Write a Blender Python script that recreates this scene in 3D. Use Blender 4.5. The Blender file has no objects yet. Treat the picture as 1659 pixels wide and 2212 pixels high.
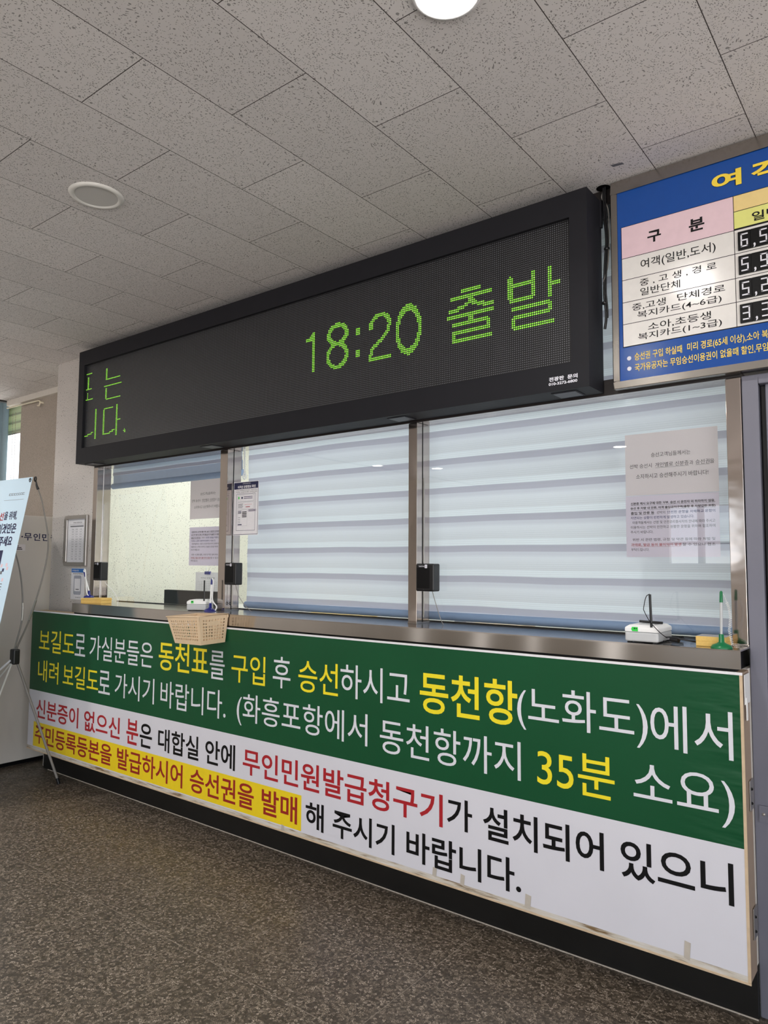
import bpy, bmesh, math, random
from mathutils import Vector, Matrix
random.seed(7)
S = bpy.context.scene
COL = S.collection
PI = math.pi

# ------------------------------------------------------------------ camera
cam_d = bpy.data.cameras.new('camera')
cam = bpy.data.objects.new('camera', cam_d)
COL.objects.link(cam)
yaw, pit, rol = math.radians(-37.73768563), math.radians(4.16718972), math.radians(-0.34527618)
fw = Vector((math.sin(yaw)*math.cos(pit), math.cos(yaw)*math.cos(pit), math.sin(pit)))
r0 = Vector((math.cos(yaw), -math.sin(yaw), 0))
d0 = fw.cross(r0)
rr = math.cos(rol)*r0 + math.sin(rol)*d0
dd = -math.sin(rol)*r0 + math.cos(rol)*d0
cam.matrix_world = Matrix(((rr.x, -dd.x, -fw.x, 0), (rr.y, -dd.y, -fw.y, 0), (rr.z, -dd.z, -fw.z, 1.30), (0, 0, 0, 1)))
cam_d.sensor_fit = 'VERTICAL'
cam_d.sensor_height = 36
cam_d.lens = 1553.66/2212*36
cam_d.clip_start = 0.02
S.camera = cam

# ------------------------------------------------------------------ view and world
S.view_settings.view_transform = 'Standard'
S.view_settings.look = 'None'
S.view_settings.gamma = 1
S.view_settings.exposure = 0.0
S.view_settings.use_curve_mapping = False
S.cycles.use_denoising = True
S.cycles.max_bounces = 8
S.cycles.transparent_max_bounces = 16
W = bpy.data.worlds.new('daylight')
S.world = W
W.use_nodes = True
def world_nodes():
    nt = W.node_tree; bg = nt.nodes['Background']
    tc = nt.nodes.new('ShaderNodeTexCoord'); sp = nt.nodes.new('ShaderNodeSeparateXYZ'); nt.links.new(tc.outputs['Generated'], sp.inputs[0])
    rp = nt.nodes.new('ShaderNodeValToRGB'); mr = nt.nodes.new('ShaderNodeMath'); mr.operation = 'MULTIPLY_ADD'; mr.inputs[1].default_value = .5; mr.inputs[2].default_value = .5
    nt.links.new(sp.outputs['Z'], mr.inputs[0]); nt.links.new(mr.outputs[0], rp.inputs[0])
    cr = rp.color_ramp; cr.elements[0].position = .485; cr.elements[0].color = (1.0, .96, .92, 1); cr.elements[1].position = .515; cr.elements[1].color = (.42, .47, .52, 1)
    nt.links.new(rp.outputs[0], bg.inputs[0]); bg.inputs[1].default_value = 5.6      # lower half brightened as sunlit paving to light the ceiling, hazy sky above
world_nodes()

def area(name, loc, rot, sx, sy, power, color=(1, 1, 1), portal=False):
    l = bpy.data.lights.new(name, 'AREA')
    l.shape = 'RECTANGLE'; l.size = sx; l.size_y = sy; l.energy = power; l.color = color
    if portal: l.cycles.is_portal = True
    o = bpy.data.objects.new(name, l); COL.objects.link(o)
    o.location = loc; o.rotation_euler = rot
    return o
# daylight portals in the windows of the hall
area('window_portal', (.95, -5.56, 1.25), (-PI/2, 0, 0), 4.3, 2.3, 1, portal=True)
area('right_window_portal', (3.26, -1.9, 1.25), (0, PI/2, 0), 2.3, 5.8, 1, portal=True)
area('door_portal', (-2.55, -5.56, 1.73), (-PI/2, 0, 0), 0.9, 0.8, 1, portal=True)
area('far_window_portal', (-6.6, 3.06, 1.7), (PI/2, 0, 0), 1.5, 1.6, 1, portal=True)
# ceiling strip lamps inside the ticket office
area('office_lamp_light', (-2.4, 3.35, 2.50), (0, 0, 0), 3.4, 0.5, 44, (0.97, 1.0, 1.0))

# ------------------------------------------------------------------ materials
def lin(c):
    c = c/255
    return c/12.92 if c <= 0.04045 else ((c+0.055)/1.055)**2.4
def C(r, g, b, k=1.0):
    return (min(1, lin(r)*k), min(1, lin(g)*k), min(1, lin(b)*k), 1)
class NT:
    def __init__(s, name):
        s.m = bpy.data.materials.new(name); s.m.use_nodes = True
        s.t = s.m.node_tree; s.b = s.t.nodes['Principled BSDF']
    def n(s, typ, ins=None, **kw):
        nd = s.t.nodes.new(typ)
        for k, v in kw.items(): setattr(nd, k, v)
        for k, v in (ins or {}).items():
            if isinstance(v, bpy.types.NodeSocket): s.t.links.new(v, nd.inputs[k])
            else: nd.inputs[k].default_value = v
        return nd
    def link(s, a, b): s.t.links.new(a, b)
    def math(s, op, a, b=0.0, c=0.0):
        nd = s.n('ShaderNodeMath', {0: a, 1: b, 2: c}, operation=op); return nd.outputs[0]
    def mix(s, f, a, b):
        nd = s.n('ShaderNodeMix', data_type='RGBA')
        for k, v in ((0, f), (6, a), (7, b)):
            if isinstance(v, bpy.types.NodeSocket): s.link(v, nd.inputs[k])
            else: nd.inputs[k].default_value = v
        return nd.outputs[2]
    def pos(s): return s.n('ShaderNodeNewGeometry').outputs['Position']
    def xyz(s, v=None):
        nd = s.n('ShaderNodeSeparateXYZ'); s.link(v or s.pos(), nd.inputs[0]); return nd.outputs
    def noise(s, scale, detail=2, rough=.5, vec=None):
        nd = s.n('ShaderNodeTexNoise', {'Scale': scale, 'Detail': detail, 'Roughness': rough})
        s.link(vec or s.pos(), nd.inputs['Vector']); return nd.outputs[0]
    def vor(s, scale, vec=None, feature='F1', out=0):
        nd = s.n('ShaderNodeTexVoronoi', {'Scale': scale}, feature=feature)
        s.link(vec or s.pos(), nd.inputs['Vector']); return nd.outputs[out]
    def ramp(s, f, stops, interp='LINEAR'):
        nd = s.n('ShaderNodeValToRGB'); s.link(f, nd.inputs[0]); cr = nd.color_ramp; cr.interpolation = interp
        while len(cr.elements) < len(stops): cr.elements.new(0.5)
        for e, (p, c) in zip(cr.elements, stops): e.position = p; e.color = c
        return nd.outputs[0]
    def scale(s, v, x, y, z):
        nd = s.n('ShaderNodeVectorMath', operation='MULTIPLY'); s.link(v, nd.inputs[0]); nd.inputs[1].default_value = (x, y, z); return nd.outputs[0]
    def bump(s, h, strength=.3, dist=.01):
        nd = s.n('ShaderNodeBump', {'Strength': strength, 'Distance': dist}); s.link(h, nd.inputs['Height']); s.link(nd.outputs[0], s.b.inputs['Normal'])
    def base(s, v):
        if isinstance(v, bpy.types.NodeSocket): s.link(v, s.b.inputs['Base Color'])
        else: s.b.inputs['Base Color'].default_value = v
    def set(s, rough=None, metal=None, spec=None, **kw):
        if rough is not None:
            if isinstance(rough, bpy.types.NodeSocket): s.link(rough, s.b.inputs['Roughness'])
            else: s.b.inputs['Roughness'].default_value = rough
        if metal is not None: s.b.inputs['Metallic'].default_value = metal
        if spec is not None: s.b.inputs['Specular IOR Level'].default_value = spec
        return s.m
def plain(name, col, rough=.5, metal=0, spec=.5, var=.06, vscale=40):
    t = NT(name)
    f = t.noise(vscale, 3)
    dark = tuple(c*(1-var) for c in col[:3])+(1,); lite = tuple(min(1, c*(1+var)) for c in col[:3])+(1,)
    t.base(t.mix(f, dark, lite))
    return t.set(rough, metal, spec)
def emit(name, col, strength):
    t = NT(name); t.base((0, 0, 0, 1))
    t.b.inputs['Emission Color'].default_value = col; t.b.inputs['Emission Strength'].default_value = strength
    return t.m
M = {}
K = 1.32          # photo value -> albedo
def k(n, r, g, b, rough=.5, metal=0, spec=.5, var=.06, vs=40, kk=K): M[n] = plain(n, C(r, g, b, kk), rough, metal, spec, var, vs)
k('banner_green', 20, 84, 50, .42, var=.08, vs=6)
k('banner_white', 200, 199, 207, .45, var=.04, vs=5)
k('banner_yellow', 224, 204, 36, .45)
k('banner_red', 158, 28, 36, .45)
k('banner_dark_red', 142, 32, 26, .45)
k('banner_black', 10, 10, 13, .5, spec=.3, kk=1)
k('banner_gold', 222, 194, 26, .45)
k('letter_white', 204, 204, 212, .45)
k('black_plastic', 20, 20, 23, .35, kk=1)
k('sign_black', 27, 27, 33, .6, spec=.3, var=.12, kk=1.0, vs=14)
k('deep_black', 6, 6, 8, .5, spec=.25, kk=1)
k('kick_black', 24, 24, 24, .35, var=.5, vs=9, kk=1)
k('white_plastic', 222, 222, 222, .4)
k('grey_plastic', 176, 178, 180, .45)
k('paper_white', 212, 210, 214, .6)
k('paper_lilac', 196, 190, 198, .6)
k('paper_rose', 196, 190, 192, .6)
k('ink_black', 18, 17, 20, .6, spec=.3, kk=1)
k('ink_navy', 30, 34, 76, .6, kk=1)
k('ink_blue', 52, 56, 108, .6, kk=1)
k('ink_red', 160, 36, 44, .6, kk=1)
k('ink_grey', 110, 112, 118, .6, kk=1)
k('fare_blue', 22, 68, 140, .17)
k('fare_pink', 208, 182, 190, .17)
k('fare_white', 206, 203, 200, .17)
k('fare_orange', 214, 190, 130, .17)
k('fare_lime', 206, 206, 122, .17)
k('fare_yellow', 226, 196, 66, .35)
k('pad_yellow', 204, 170, 96, .7, var=.12, vs=160)
k('pad_grey', 150, 152, 156, .6)
k('basket_beige', 204, 180, 150, .5)
k('wood_raw', 190, 168, 140, .6, var=.2, vs=30)
k('wood_side', 150, 132, 116, .6, var=.12, vs=12)
k('tape_dirty', 170, 158, 138, .5, var=.35, vs=20)
k('tape_beige', 176, 168, 158, .35, var=.15)
k('door_grey', 106, 106, 118, .45, var=.08, vs=5)
k('dark_brown', 34, 28, 28, .4, kk=1)
k('dark_trim', 34, 32, 32, .5, kk=1)
k('pen_green', 18, 104, 62, .3)
k('pen_navy', 30, 36, 110, .3)
k('card_blue', 40, 104, 176, .5)
k('phone_grey', 150, 152, 164, .5)
k('blind_pale_blue', 160, 176, 202, .6)
k('blind_blue', 116, 138, 170, .55)
k('kiosk_white', 186, 180, 174, .45, var=.04, vs=4)
k('sheet_blue', 178, 200, 216, .5, var=.04, vs=6)
k('plate_grey', 78, 80, 88, .45, kk=1)
k('pole_grey', 120, 116, 112, .4)
k('curtain_teal', 124, 142, 150, .8)
k('wall_beige', 200, 194, 187, .85)
k('sticker_green', 46, 190, 70, .5)
k('cap_red', 190, 60, 80, .6)
k('office_desk', 176, 174, 166, .5)
k('rod_cream', 214, 206, 186, .5)
k('speaker_white', 204, 202, 198, .5)
k('speaker_grille', 184, 182, 179, .6, var=.18, vs=700)
k('alu', 170, 166, 162, .3, .8, kk=1.2)
k('screw_steel', 200, 196, 190, .3, .9, kk=1)
M['lamp_glow'] = emit('lamp_glow', (1.0, 0.97, 0.93, 1), 60)
M['lamp_glow_low'] = emit('lamp_glow_low', (1.0, 0.97, 0.93, 1), 60)
M['led_green'] = emit('led_green', (0.36, 1.0, 0.07, 1), 1.0)
M['led_lime'] = emit('led_lime', (0.5, 1.0, 0.16, 1), 1.05)

def speckled(name, c0, c1, spots, dens, rough=.85, bump=.25, vs=62):
    t = NT(name)
    a = t.mix(t.noise(7, 4), c0, c1)
    g = t.noise(190, 2)
    a = t.mix(t.ramp(g, [(.40, (1, 1, 1, 1)), (.62, (0, 0, 0, 1))]), a, tuple(c*.86 for c in c0[:3])+(1,))
    v = t.vor(vs); m = t.math('LESS_THAN', v, dens)
    nz = t.math('GREATER_THAN', t.noise(23, 1), .47)
    t.base(t.mix(t.math('MULTIPLY', m, nz), a, spots))
    t.bump(g, bump, .004)
    M[name] = t.set(rough)
speckled('stucco', C(184, 178, 174, K), C(196, 190, 186, K), C(90, 86, 86, 1), .15)
speckled('stucco_beige', C(160, 150, 140, K), C(170, 160, 150, K), C(92, 84, 80, 1), .10)
speckled('office_wall', C(216, 214, 200, K), C(226, 224, 212, K), C(132, 126, 118, 1), .19, bump=.1, vs=84)

# ceiling boards: 300 x 600 mm staggered, fissured, screwed at the joints
def ceiling_mat():
    t = NT('ceiling_board')
    x, y, z = t.xyz()
    u = t.math('DIVIDE', t.math('ADD', x, .1+30), .3)
    row = t.math('FLOOR', u); fu = t.math('FRACT', u)
    half = t.math('MULTIPLY', t.math('MODULO', row, 2.0), .5)
    v = t.math('ADD', t.math('DIVIDE', t.math('ADD', y, 60-1.025), .6), half)
    fv = t.math('FRACT', v)
    du = t.math('MULTIPLY', t.math('MINIMUM', fu, t.math('SUBTRACT', 1.0, fu)), .3)
    dv = t.math('MULTIPLY', t.math('MINIMUM', fv, t.math('SUBTRACT', 1.0, fv)), .6)
    dj = t.math('MINIMUM', du, dv)
    joint = t.math('LESS_THAN', dj, .0013)
    # screws
    sx = t.math('SUBTRACT', du, .020); sy = t.math('SUBTRACT', dv, .018)
    sd = t.math('SQRT', t.math('ADD', t.math('MULTIPLY', sx, sx), t.math('MULTIPLY', sy, sy)))
    screw = t.math('LESS_THAN', sd, .0042)
    idn = t.n('ShaderNodeTexWhiteNoise', noise_dimensions='2D')
    cmb = t.n('ShaderNodeCombineXYZ', {0: row, 1: t.math('FLOOR', v)}); t.link(cmb.outputs[0], idn.inputs['Vector'])
    tone = idn.outputs['Value']
    a = t.mix(tone, C(152, 149, 148, 2.42), C(158, 155, 154, 2.42))
    # fissures: stretched, warped little pits
    wp = t.n('ShaderNodeTexNoise', {'Scale': 9.0, 'Detail': 1.0}); t.link(t.pos(), wp.inputs['Vector'])
    wv = t.n('ShaderNodeVectorMath', operation='MULTIPLY_ADD'); t.link(wp.outputs['Color'], wv.inputs[0]); wv.inputs[1].default_value = (.09, .09, 0); t.link(t.pos(), wv.inputs[2])
    v1 = t.vor(1, t.scale(wv.outputs[0], 150, 92, 1)); v2 = t.vor(1, t.scale(wv.outputs[0], 84, 165, 1))
    n1 = t.noise(30, 2)
    p1 = t.math('MULTIPLY', t.math('LESS_THAN', v1, .23), t.math('GREATER_THAN', n1, .40))
    p2 = t.math('MULTIPLY', t.math('LESS_THAN', v2, .19), t.math('LESS_THAN', n1, .60))
    v3 = t.vor(170); p3 = t.math('MULTIPLY', t.math('LESS_THAN', v3, .20), t.math('GREATER_THAN', t.noise(55, 1), .46))
    pit_ = t.math('MAXIMUM', t.math('MAXIMUM', p1, p2), p3)
    a = t.mix(t.math('MULTIPLY', pit_, .68), a, C(70, 64, 62, 1))
    a = t.mix(t.math('MULTIPLY', screw, .6), a, C(60, 56, 54, 1))
    a = t.mix(joint, a, C(74, 68, 66, 1))
    t.base(a)
    h = t.math('SUBTRACT', 1.0, t.math('MAXIMUM', pit_, joint))
    t.bump(h, .25, .002)
    M['ceiling_board'] = t.set(.9)
ceiling_mat()
def floor_mat():
    t = NT('granite_floor')
    x, y, z = t.xyz()
    fx = t.math('FRACT', t.math('DIVIDE', t.math('ADD', x, 30.15), .6)); fy = t.math('FRACT', t.math('DIVIDE', t.math('ADD', y, 30.2), .6))
    ex = t.math('MULTIPLY', t.math('MINIMUM', fx, t.math('SUBTRACT', 1.0, fx)), .6); ey = t.math('MULTIPLY', t.math('MINIMUM', fy, t.math('SUBTRACT', 1.0, fy)), .6)
    joint = t.math('LESS_THAN', t.math('MINIMUM', ex, ey), .0016)
    g = t.vor(118, out=1); gn = t.n('ShaderNodeSeparateColor'); t.link(g, gn.inputs[0])
    a = t.ramp(gn.outputs[0], [(0, C(31, 29, 26)), (.3, C(68, 62, 55)), (.6, C(114, 104, 93)), (.86, C(148, 136, 122)), (1, C(186, 174, 160))])
    g2 = t.noise(260, 2); a = t.mix(t.ramp(g2, [(.42, (0, 0, 0, 1)), (.6, (1, 1, 1, 1))]), a, C(66, 60, 53))
    wear = t.noise(2.2, 4)
    a = t.mix(t.math('MULTIPLY', wear, .35), a, C(104, 90, 74))
    a = t.mix(t.math('MULTIPLY', joint, .45), a, C(150, 140, 128))
    t.base(a)
    t.bump(g2, .12, .002)
    M['granite_floor'] = t.set(t.ramp(t.noise(9, 3), [(.3, (.34,)*3+(1,)), (.7, (.5,)*3+(1,))]), spec=.5)
floor_mat()
def steel_mat(name, col, rough, aniso=0.0, wav=0.0):
    t = NT(name)
    cl = t.noise(5, 3)
    t.base(t.mix(cl, tuple(c*.84 for c in col[:3])+(1,), col))
    t.set(rough, 1.0)
    if aniso:      # horizontal brushing: highlights stretch vertically
        t.b.inputs['Anisotropic'].default_value = aniso
        tg = t.n('ShaderNodeCombineXYZ', {2: 1.0}); t.link(tg.outputs[0], t.b.inputs['Tangent'])
    if wav: t.bump(t.noise(1, 2, .5, t.scale(t.pos(), 7, 7, 10)), wav, .02)
    M[name] = t.m
steel_mat('steel_brushed', C(206, 201, 197), .15, .9)
steel_mat('steel_top', C(190, 184, 180), .16, 0, .004)
steel_mat('steel_frame', C(176, 170, 164), .22, 0, .06)
steel_mat('steel_post', C(196, 186, 180), .10, 0, .05)
def stain_bottom():
    t = NT('banner_hem')
    n1 = t.noise(1, 4, .6, t.scale(t.pos(), 9, 9, 90)); 
    t.base(t.ramp(n1, [(.34, C(120, 96, 66, 1.2)), (.5, C(186, 178, 166, K)), (.8, C(206, 204, 204, K))]))
    M['banner_hem'] = t.set(.4)
stain_bottom()
def green_vinyl():
    t = NT('banner_green_vinyl'); x, y, z = t.xyz()
    t.base(t.mix(t.noise(3, 3), C(17, 76, 45, 1.0), C(22, 86, 52, 1.0)))
    mask = t.ramp(t.math('MULTIPLY', t.math('ADD', x, 1.0), 1.9), [(.6, (0, 0, 0, 1)), (1, (1, 1, 1, 1))])
    h = t.math('MULTIPLY', t.noise(1, 2, .5, t.scale(t.pos(), 7, 7, 26)), mask)
    t.bump(h, .6, .012)
    M['banner_green'] = t.set(.36, spec=.35)
green_vinyl()
def led_mat():
    t = NT('led_matrix'); x, y, z = t.xyz()
    P = .00788
    fx = t.math('SUBTRACT', t.math('FRACT', t.math('DIVIDE', t.math('ADD', x, 4.052+P*.1), P)), .5)
    fz = t.math('SUBTRACT', t.math('FRACT', t.math('DIVIDE', t.math('SUBTRACT', z, 1.986-P*.5), P)), .5)
    d = t.math('SQRT', t.math('ADD', t.math('MULTIPLY', fx, fx), t.math('MULTIPLY', fz, fz)))
    dot = t.math('LESS_THAN', d, .25)
    t.base(t.mix(dot, C(10, 10, 13), C(112, 113, 120)))
    t.bump(t.math('SUBTRACT', .5, d), .4, .003)
    M['led_matrix'] = t.set(.4)
led_mat()
def blind_mat():
    t = NT('zebra_fabric'); x, y, z = t.xyz()
    wob = t.math('MULTIPLY', t.math('SUBTRACT', t.noise(1, 1, .5, t.scale(t.pos(), 2.2, 2.2, 2.5)), .5), .10)
    ph = t.math('DIVIDE', t.math('SUBTRACT', z, 1.128), .1258)
    f = t.math('FRACT', ph)
    f2 = t.math('FRACT', t.math('ADD', ph, wob))
    L = C(200, 206, 217, K); Lt = C(206, 214, 224, K); Md = C(188, 193, 206, K); D = C(164, 166, 182, K); G = C(194, 200, 210, K)
    a = t.ramp(f2, [(0, Lt), (.20, Lt), (.22, G), (.60, L), (.70, Md), (.78, Md), (.80, D), (1, D)])
    # pin lines of the sheer weave
    ln = t.math('FRACT', t.math('DIVIDE', z, .0078))
    lmask = t.math('MULTIPLY', t.math('LESS_THAN', ln, .30), t.ramp(f, [(0, (1, 1, 1, 1)), (.42, (1, 1, 1, 1)), (.5, (.15,)*3+(1,)), (1, (.1,)*3+(1,))]))
    a = t.mix(t.math('MULTIPLY', lmask, .30), a, C(168, 178, 186, K))
    edge = t.math('GREATER_THAN', f, .90)
    a = t.mix(t.math('MULTIPLY', edge, .55), a, C(160, 163, 178, K))
    t.base(a)
    t.set(.8, spec=.2)
    tr = t.n('ShaderNodeBsdfTranslucent'); t.link(a, tr.inputs[0])
    mx = t.n('ShaderNodeMixShader', {0: .35}); t.link(t.b.outputs[0], mx.inputs[1]); t.link(tr.outputs[0], mx.inputs[2])
    t.link(mx.outputs[0], t.t.nodes['Material Output'].inputs['Surface'])
    M['zebra_fabric'] = t.m
blind_mat()
def paper(name, col):
    t = NT(name); t.base(col); t.set(.6)
    tr = t.n('ShaderNodeBsdfTranslucent', {0: col}); mx = t.n('ShaderNodeMixShader', {0: .45}); t.link(t.b.outputs[0], mx.inputs[1]); t.link(tr.outputs[0], mx.inputs[2])
    t.link(mx.outputs[0], t.t.nodes['Material Output'].inputs['Surface']); M[name] = t.m
paper('notice_rose', C(206, 200, 202, K)); paper('notice_lilac', C(204, 198, 208, K))
def glass_mat():
    t = NT('clear_glass'); t.t.nodes.remove(t.b)
    tr = t.n('ShaderNodeBsdfTransparent', {0: (.97, .982, .98, 1)}); gl = t.n('ShaderNodeBsdfGlossy', {'Roughness': .0, 'Color': (1, 1, 1, 1)})
    g = t.n('ShaderNodeNewGeometry'); dt = t.n('ShaderNodeVectorMath', operation='DOT_PRODUCT'); t.link(g.outputs['Normal'], dt.inputs[0]); t.link(g.outputs['Incoming'], dt.inputs[1])
    sch = t.math('ADD', t.math('MULTIPLY', t.math('POWER', t.math('SUBTRACT', 1.0, t.math('ABSOLUTE', dt.outputs['Value'])), 5.0), .95), .035)
    mx = t.n('ShaderNodeMixShader'); t.link(sch, mx.inputs[0]); t.link(tr.outputs[0], mx.inputs[1]); t.link(gl.outputs[0], mx.inputs[2])
    t.link(mx.outputs[0], t.t.nodes['Material Output'].inputs['Surface'])
    M['clear_glass'] = t.m
glass_mat()
def far_blind():
    t = NT('far_blind_fabric'); x, y, z = t.xyz()
    f = t.math('FRACT', t.math('DIVIDE', z, .075))
    a = t.ramp(f, [(0, C(206, 214, 186)), (.5, C(206, 214, 186)), (.55, C(168, 174, 156)), (.75, C(168, 174, 156)), (.8, C(196, 206, 180))])
    tr = t.n('ShaderNodeBsdfTranslucent'); t.link(a, tr.inputs[0]); t.base(a)
    mx = t.n('ShaderNodeMixShader', {0: .35}); t.link(t.b.outputs[0], mx.inputs[1]); t.link(tr.outputs[0], mx.inputs[2])
    t.link(mx.outputs[0], t.t.nodes['Material Output'].inputs['Surface'])
    M['far_blind_fabric'] = t.m
far_blind()

# ------------------------------------------------------------------ mesh helpers
_gc = {}
def glyphs(s, off=0.0):
    key = (s, off)
    if key in _gc: return _gc[key]
    c = bpy.data.curves.new('glyphs', 'FONT'); c.body = s; c.size = 1; c.resolution_u = 4; c.offset = off
    o = bpy.data.objects.new('glyphs', c); COL.objects.link(o)
    dg = bpy.context.evaluated_depsgraph_get()
    me = bpy.data.meshes.new_from_object(o.evaluated_get(dg))
    vs = [(v.co.x, v.co.y) for v in me.vertices]; fs = [tuple(p.vertices) for p in me.polygons]
    nz = [p.normal.z for p in me.polygons]
    fs = [f if n > 0 else f[::-1] for f, n in zip(fs, nz)]
    bpy.data.objects.remove(o); bpy.data.curves.remove(c); bpy.data.meshes.remove(me)
    _gc[key] = (vs, fs); return vs, fs

class MB:
    def __init__(s): s.v = []; s.f = []; s.mi = []; s.sm = []; s.mats = []; s.X = None
    def m(s, name):
        if name not in s.mats: s.mats.append(name)
        return s.mats.index(name)
    def add(s, vs, fs, mat, smooth=False):
        b = len(s.v); i = s.m(mat)
        for p in vs:
            p = Vector(p)
            if s.X is not None: p = s.X @ p
            s.v.append(p)
        for f in fs: s.f.append(tuple(b+j for j in f)); s.mi.append(i); s.sm.append(smooth)
        return s
    def quad(s, a, b, c, d, mat): return s.add([a, b, c, d], [(0, 1, 2, 3)], mat)
    def box(s, x0, x1, y0, y1, z0, z1, mat, top=None, front=None, bottom=None):
        vs = [(x, y, z) for z in (z0, z1) for y in (y0, y1) for x in (x0, x1)]
        F = [(0, 2, 3, 1), (4, 5, 7, 6), (0, 1, 5, 4), (1, 3, 7, 5), (3, 2, 6, 7), (2, 0, 4, 6)]
        for j, f in enumerate(F):
            mt = mat
            if j == 1 and top: mt = top
            if j == 2 and front: mt = front
            if j == 0 and bottom: mt = bottom
            s.add([vs[q] for q in f], [(0, 1, 2, 3)], mt)
        return s
    def rect(s, x0, x1, z0, z1, y, mat): return s.quad((x0, y, z0), (x1, y, z0), (x1, y, z1), (x0, y, z1), mat)   # faces -y
    def tube(s, pts, r, mat, n=8, caps=True, closed=False):
        pts = [Vector(p) for p in pts]; N = len(pts); rs = r if isinstance(r, (list, tuple)) else [r]*N
        tang = []
        for i in range(N):
            a = pts[i-1] if (i > 0 or closed) else pts[i]; b = pts[(i+1) % N] if (i < N-1 or closed) else pts[i]
            tang.append((b-a).normalized())
        up = Vector((0, 0, 1)) if abs(tang[0].z) < .9 else Vector((1, 0, 0))
        u = tang[0].cross(up).normalized(); vs = []
        for i in range(N):
            u = (u - tang[i]*u.dot(tang[i]));
            if u.length < 1e-6: u = tang[i].orthogonal()
            u.normalize(); w = tang[i].cross(u)
            for j in range(n):
                a = 2*PI*j/n; vs.append(pts[i] + (u*math.cos(a) + w*math.sin(a))*rs[i])
        fs = []
        for i in range(N if closed else N-1):
            for j in range(n):
                a = i*n+j; b = i*n+(j+1) % n; c = ((i+1) % N)*n+(j+1) % n; d = ((i+1) % N)*n+j
                fs.append((a, d, c, b))
        s.add(vs, fs, mat, True)
        if caps and not closed:
            s.add(vs[:n], [tuple(range(n))], mat); s.add(vs[-n:], [tuple(range(n))[::-1]], mat)
        return s
    def lathe(s, prof, c, mat, n=24, axis='z'):
        vs = []; fs = []
        for r, h in prof:
            for j in range(n):
                a = 2*PI*j/n; p = (r*math.cos(a), r*math.sin(a), h)
                if axis == 'y': p = (p[0], p[2], p[1])
                vs.append((c[0]+p[0], c[1]+p[1], c[2]+p[2]))
        for i in range(len(prof)-1):
            for j in range(n): fs.append((i*n+j, i*n+(j+1) % n, (i+1)*n+(j+1) % n, (i+1)*n+j))
        if axis == 'y': fs = [f[::-1] for f in fs]
        s.add(vs, fs, mat, True); return s
    def text(s, t, x0, x1, z0, z1, y, mat, off=0.0, place=None):
        vs, fs = glyphs(t, off)
        a0 = min(v[0] for v in vs); a1 = max(v[0] for v in vs); b0 = min(v[1] for v in vs); b1 = max(v[1] for v in vs)
        P = place or (lambda u, w: (x0+(x1-x0)*u, y, z0+(z1-z0)*w))
        return s.add([P((a-a0)/(a1-a0), (b-b0)/max(1e-9, b1-b0)) for a, b in vs], fs, mat)
    def rrect(s, x0, x1, z0, z1, y, r, mat, n=5):
        vs = []
        for cx_, cz_, a0 in ((x1-r, z0+r, -PI/2), (x1-r, z1-r, 0), (x0+r, z1-r, PI/2), (x0+r, z0+r, PI)):
            for i in range(n+1):
                a = a0+PI/2*i/n; vs.append((cx_+r*math.cos(a), y, cz_+r*math.sin(a)))
        return s.add(vs, [tuple(range(len(vs)))], mat)
    def frame(s, x0, x1, z0, z1, y, w, mat):
        s.rect(x0, x1, z0, z0+w, y, mat); s.rect(x0, x1, z1-w, z1, y, mat); s.rect(x0, x0+w, z0+w, z1-w, y, mat); return s.rect(x1-w, x1, z0+w, z1-w, y, mat)
    def disc(s, c, r, mat, n=20, axis='z', flip=False):
        vs = []
        for j in range(n):
            a = 2*PI*j/n
            vs.append((c[0]+r*math.cos(a), c[1]+(r*math.sin(a) if axis == 'z' else 0), c[2]+(r*math.sin(a) if axis == 'y' else 0)))
        f = tuple(range(n))
        return s.add(vs, [f[::-1] if flip else f], mat)
    def build(s, name, parent=None, loc=None, bevel=0, label=None, seg=2, solid=0, sub=0):
        if loc is None: loc = root_loc(parent) if parent else Vector((0, 0, 0))
        loc = Vector(loc)
        me = bpy.data.meshes.new(name)
        me.from_pydata([tuple(p-loc) for p in s.v], [], s.f)
        for n_ in s.mats: me.materials.append(M[n_])
        for p, i, sm in zip(me.polygons, s.mi, s.sm): p.material_index = i; p.use_smooth = sm
        if bevel or solid:
            bm = bmesh.new(); bm.from_mesh(me); bmesh.ops.remove_doubles(bm, verts=bm.verts, dist=1e-6); bm.to_mesh(me); bm.free()
        me.update()
        o = bpy.data.objects.new(name, me); COL.objects.link(o)
        if parent: o.parent = parent
        else: o.location = loc
        if solid:
            md = o.modifiers.new('solid', 'SOLIDIFY'); md.thickness = solid; md.offset = 0
        if bevel:
            md = o.modifiers.new('bevel', 'BEVEL'); md.width = bevel; md.segments = seg; md.limit_method = 'ANGLE'
        if label: o['label'] = label
        return o
def root_loc(o):
    while o.parent: o = o.parent
    return o.location.copy()
def tag(o, label, cat, group=None):
    o['label'] = label; o['category'] = cat
    if group: o['group'] = group
    return o
def thing(name, label, cat, loc, group=None):
    o = bpy.data.objects.new(name, None); COL.objects.link(o); o.location = loc; o.empty_display_size = .05
    return tag(o, label, cat, group)
def struct(mb, name, **kw):
    o = mb.build(name, **kw); o['kind'] = 'structure'; return o
def copy_tree(o, parent=None):
    c = o.copy(); COL.objects.link(c)
    if parent: c.parent = parent
    for ch in list(o.children): copy_tree(ch, c)
    return c

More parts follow.
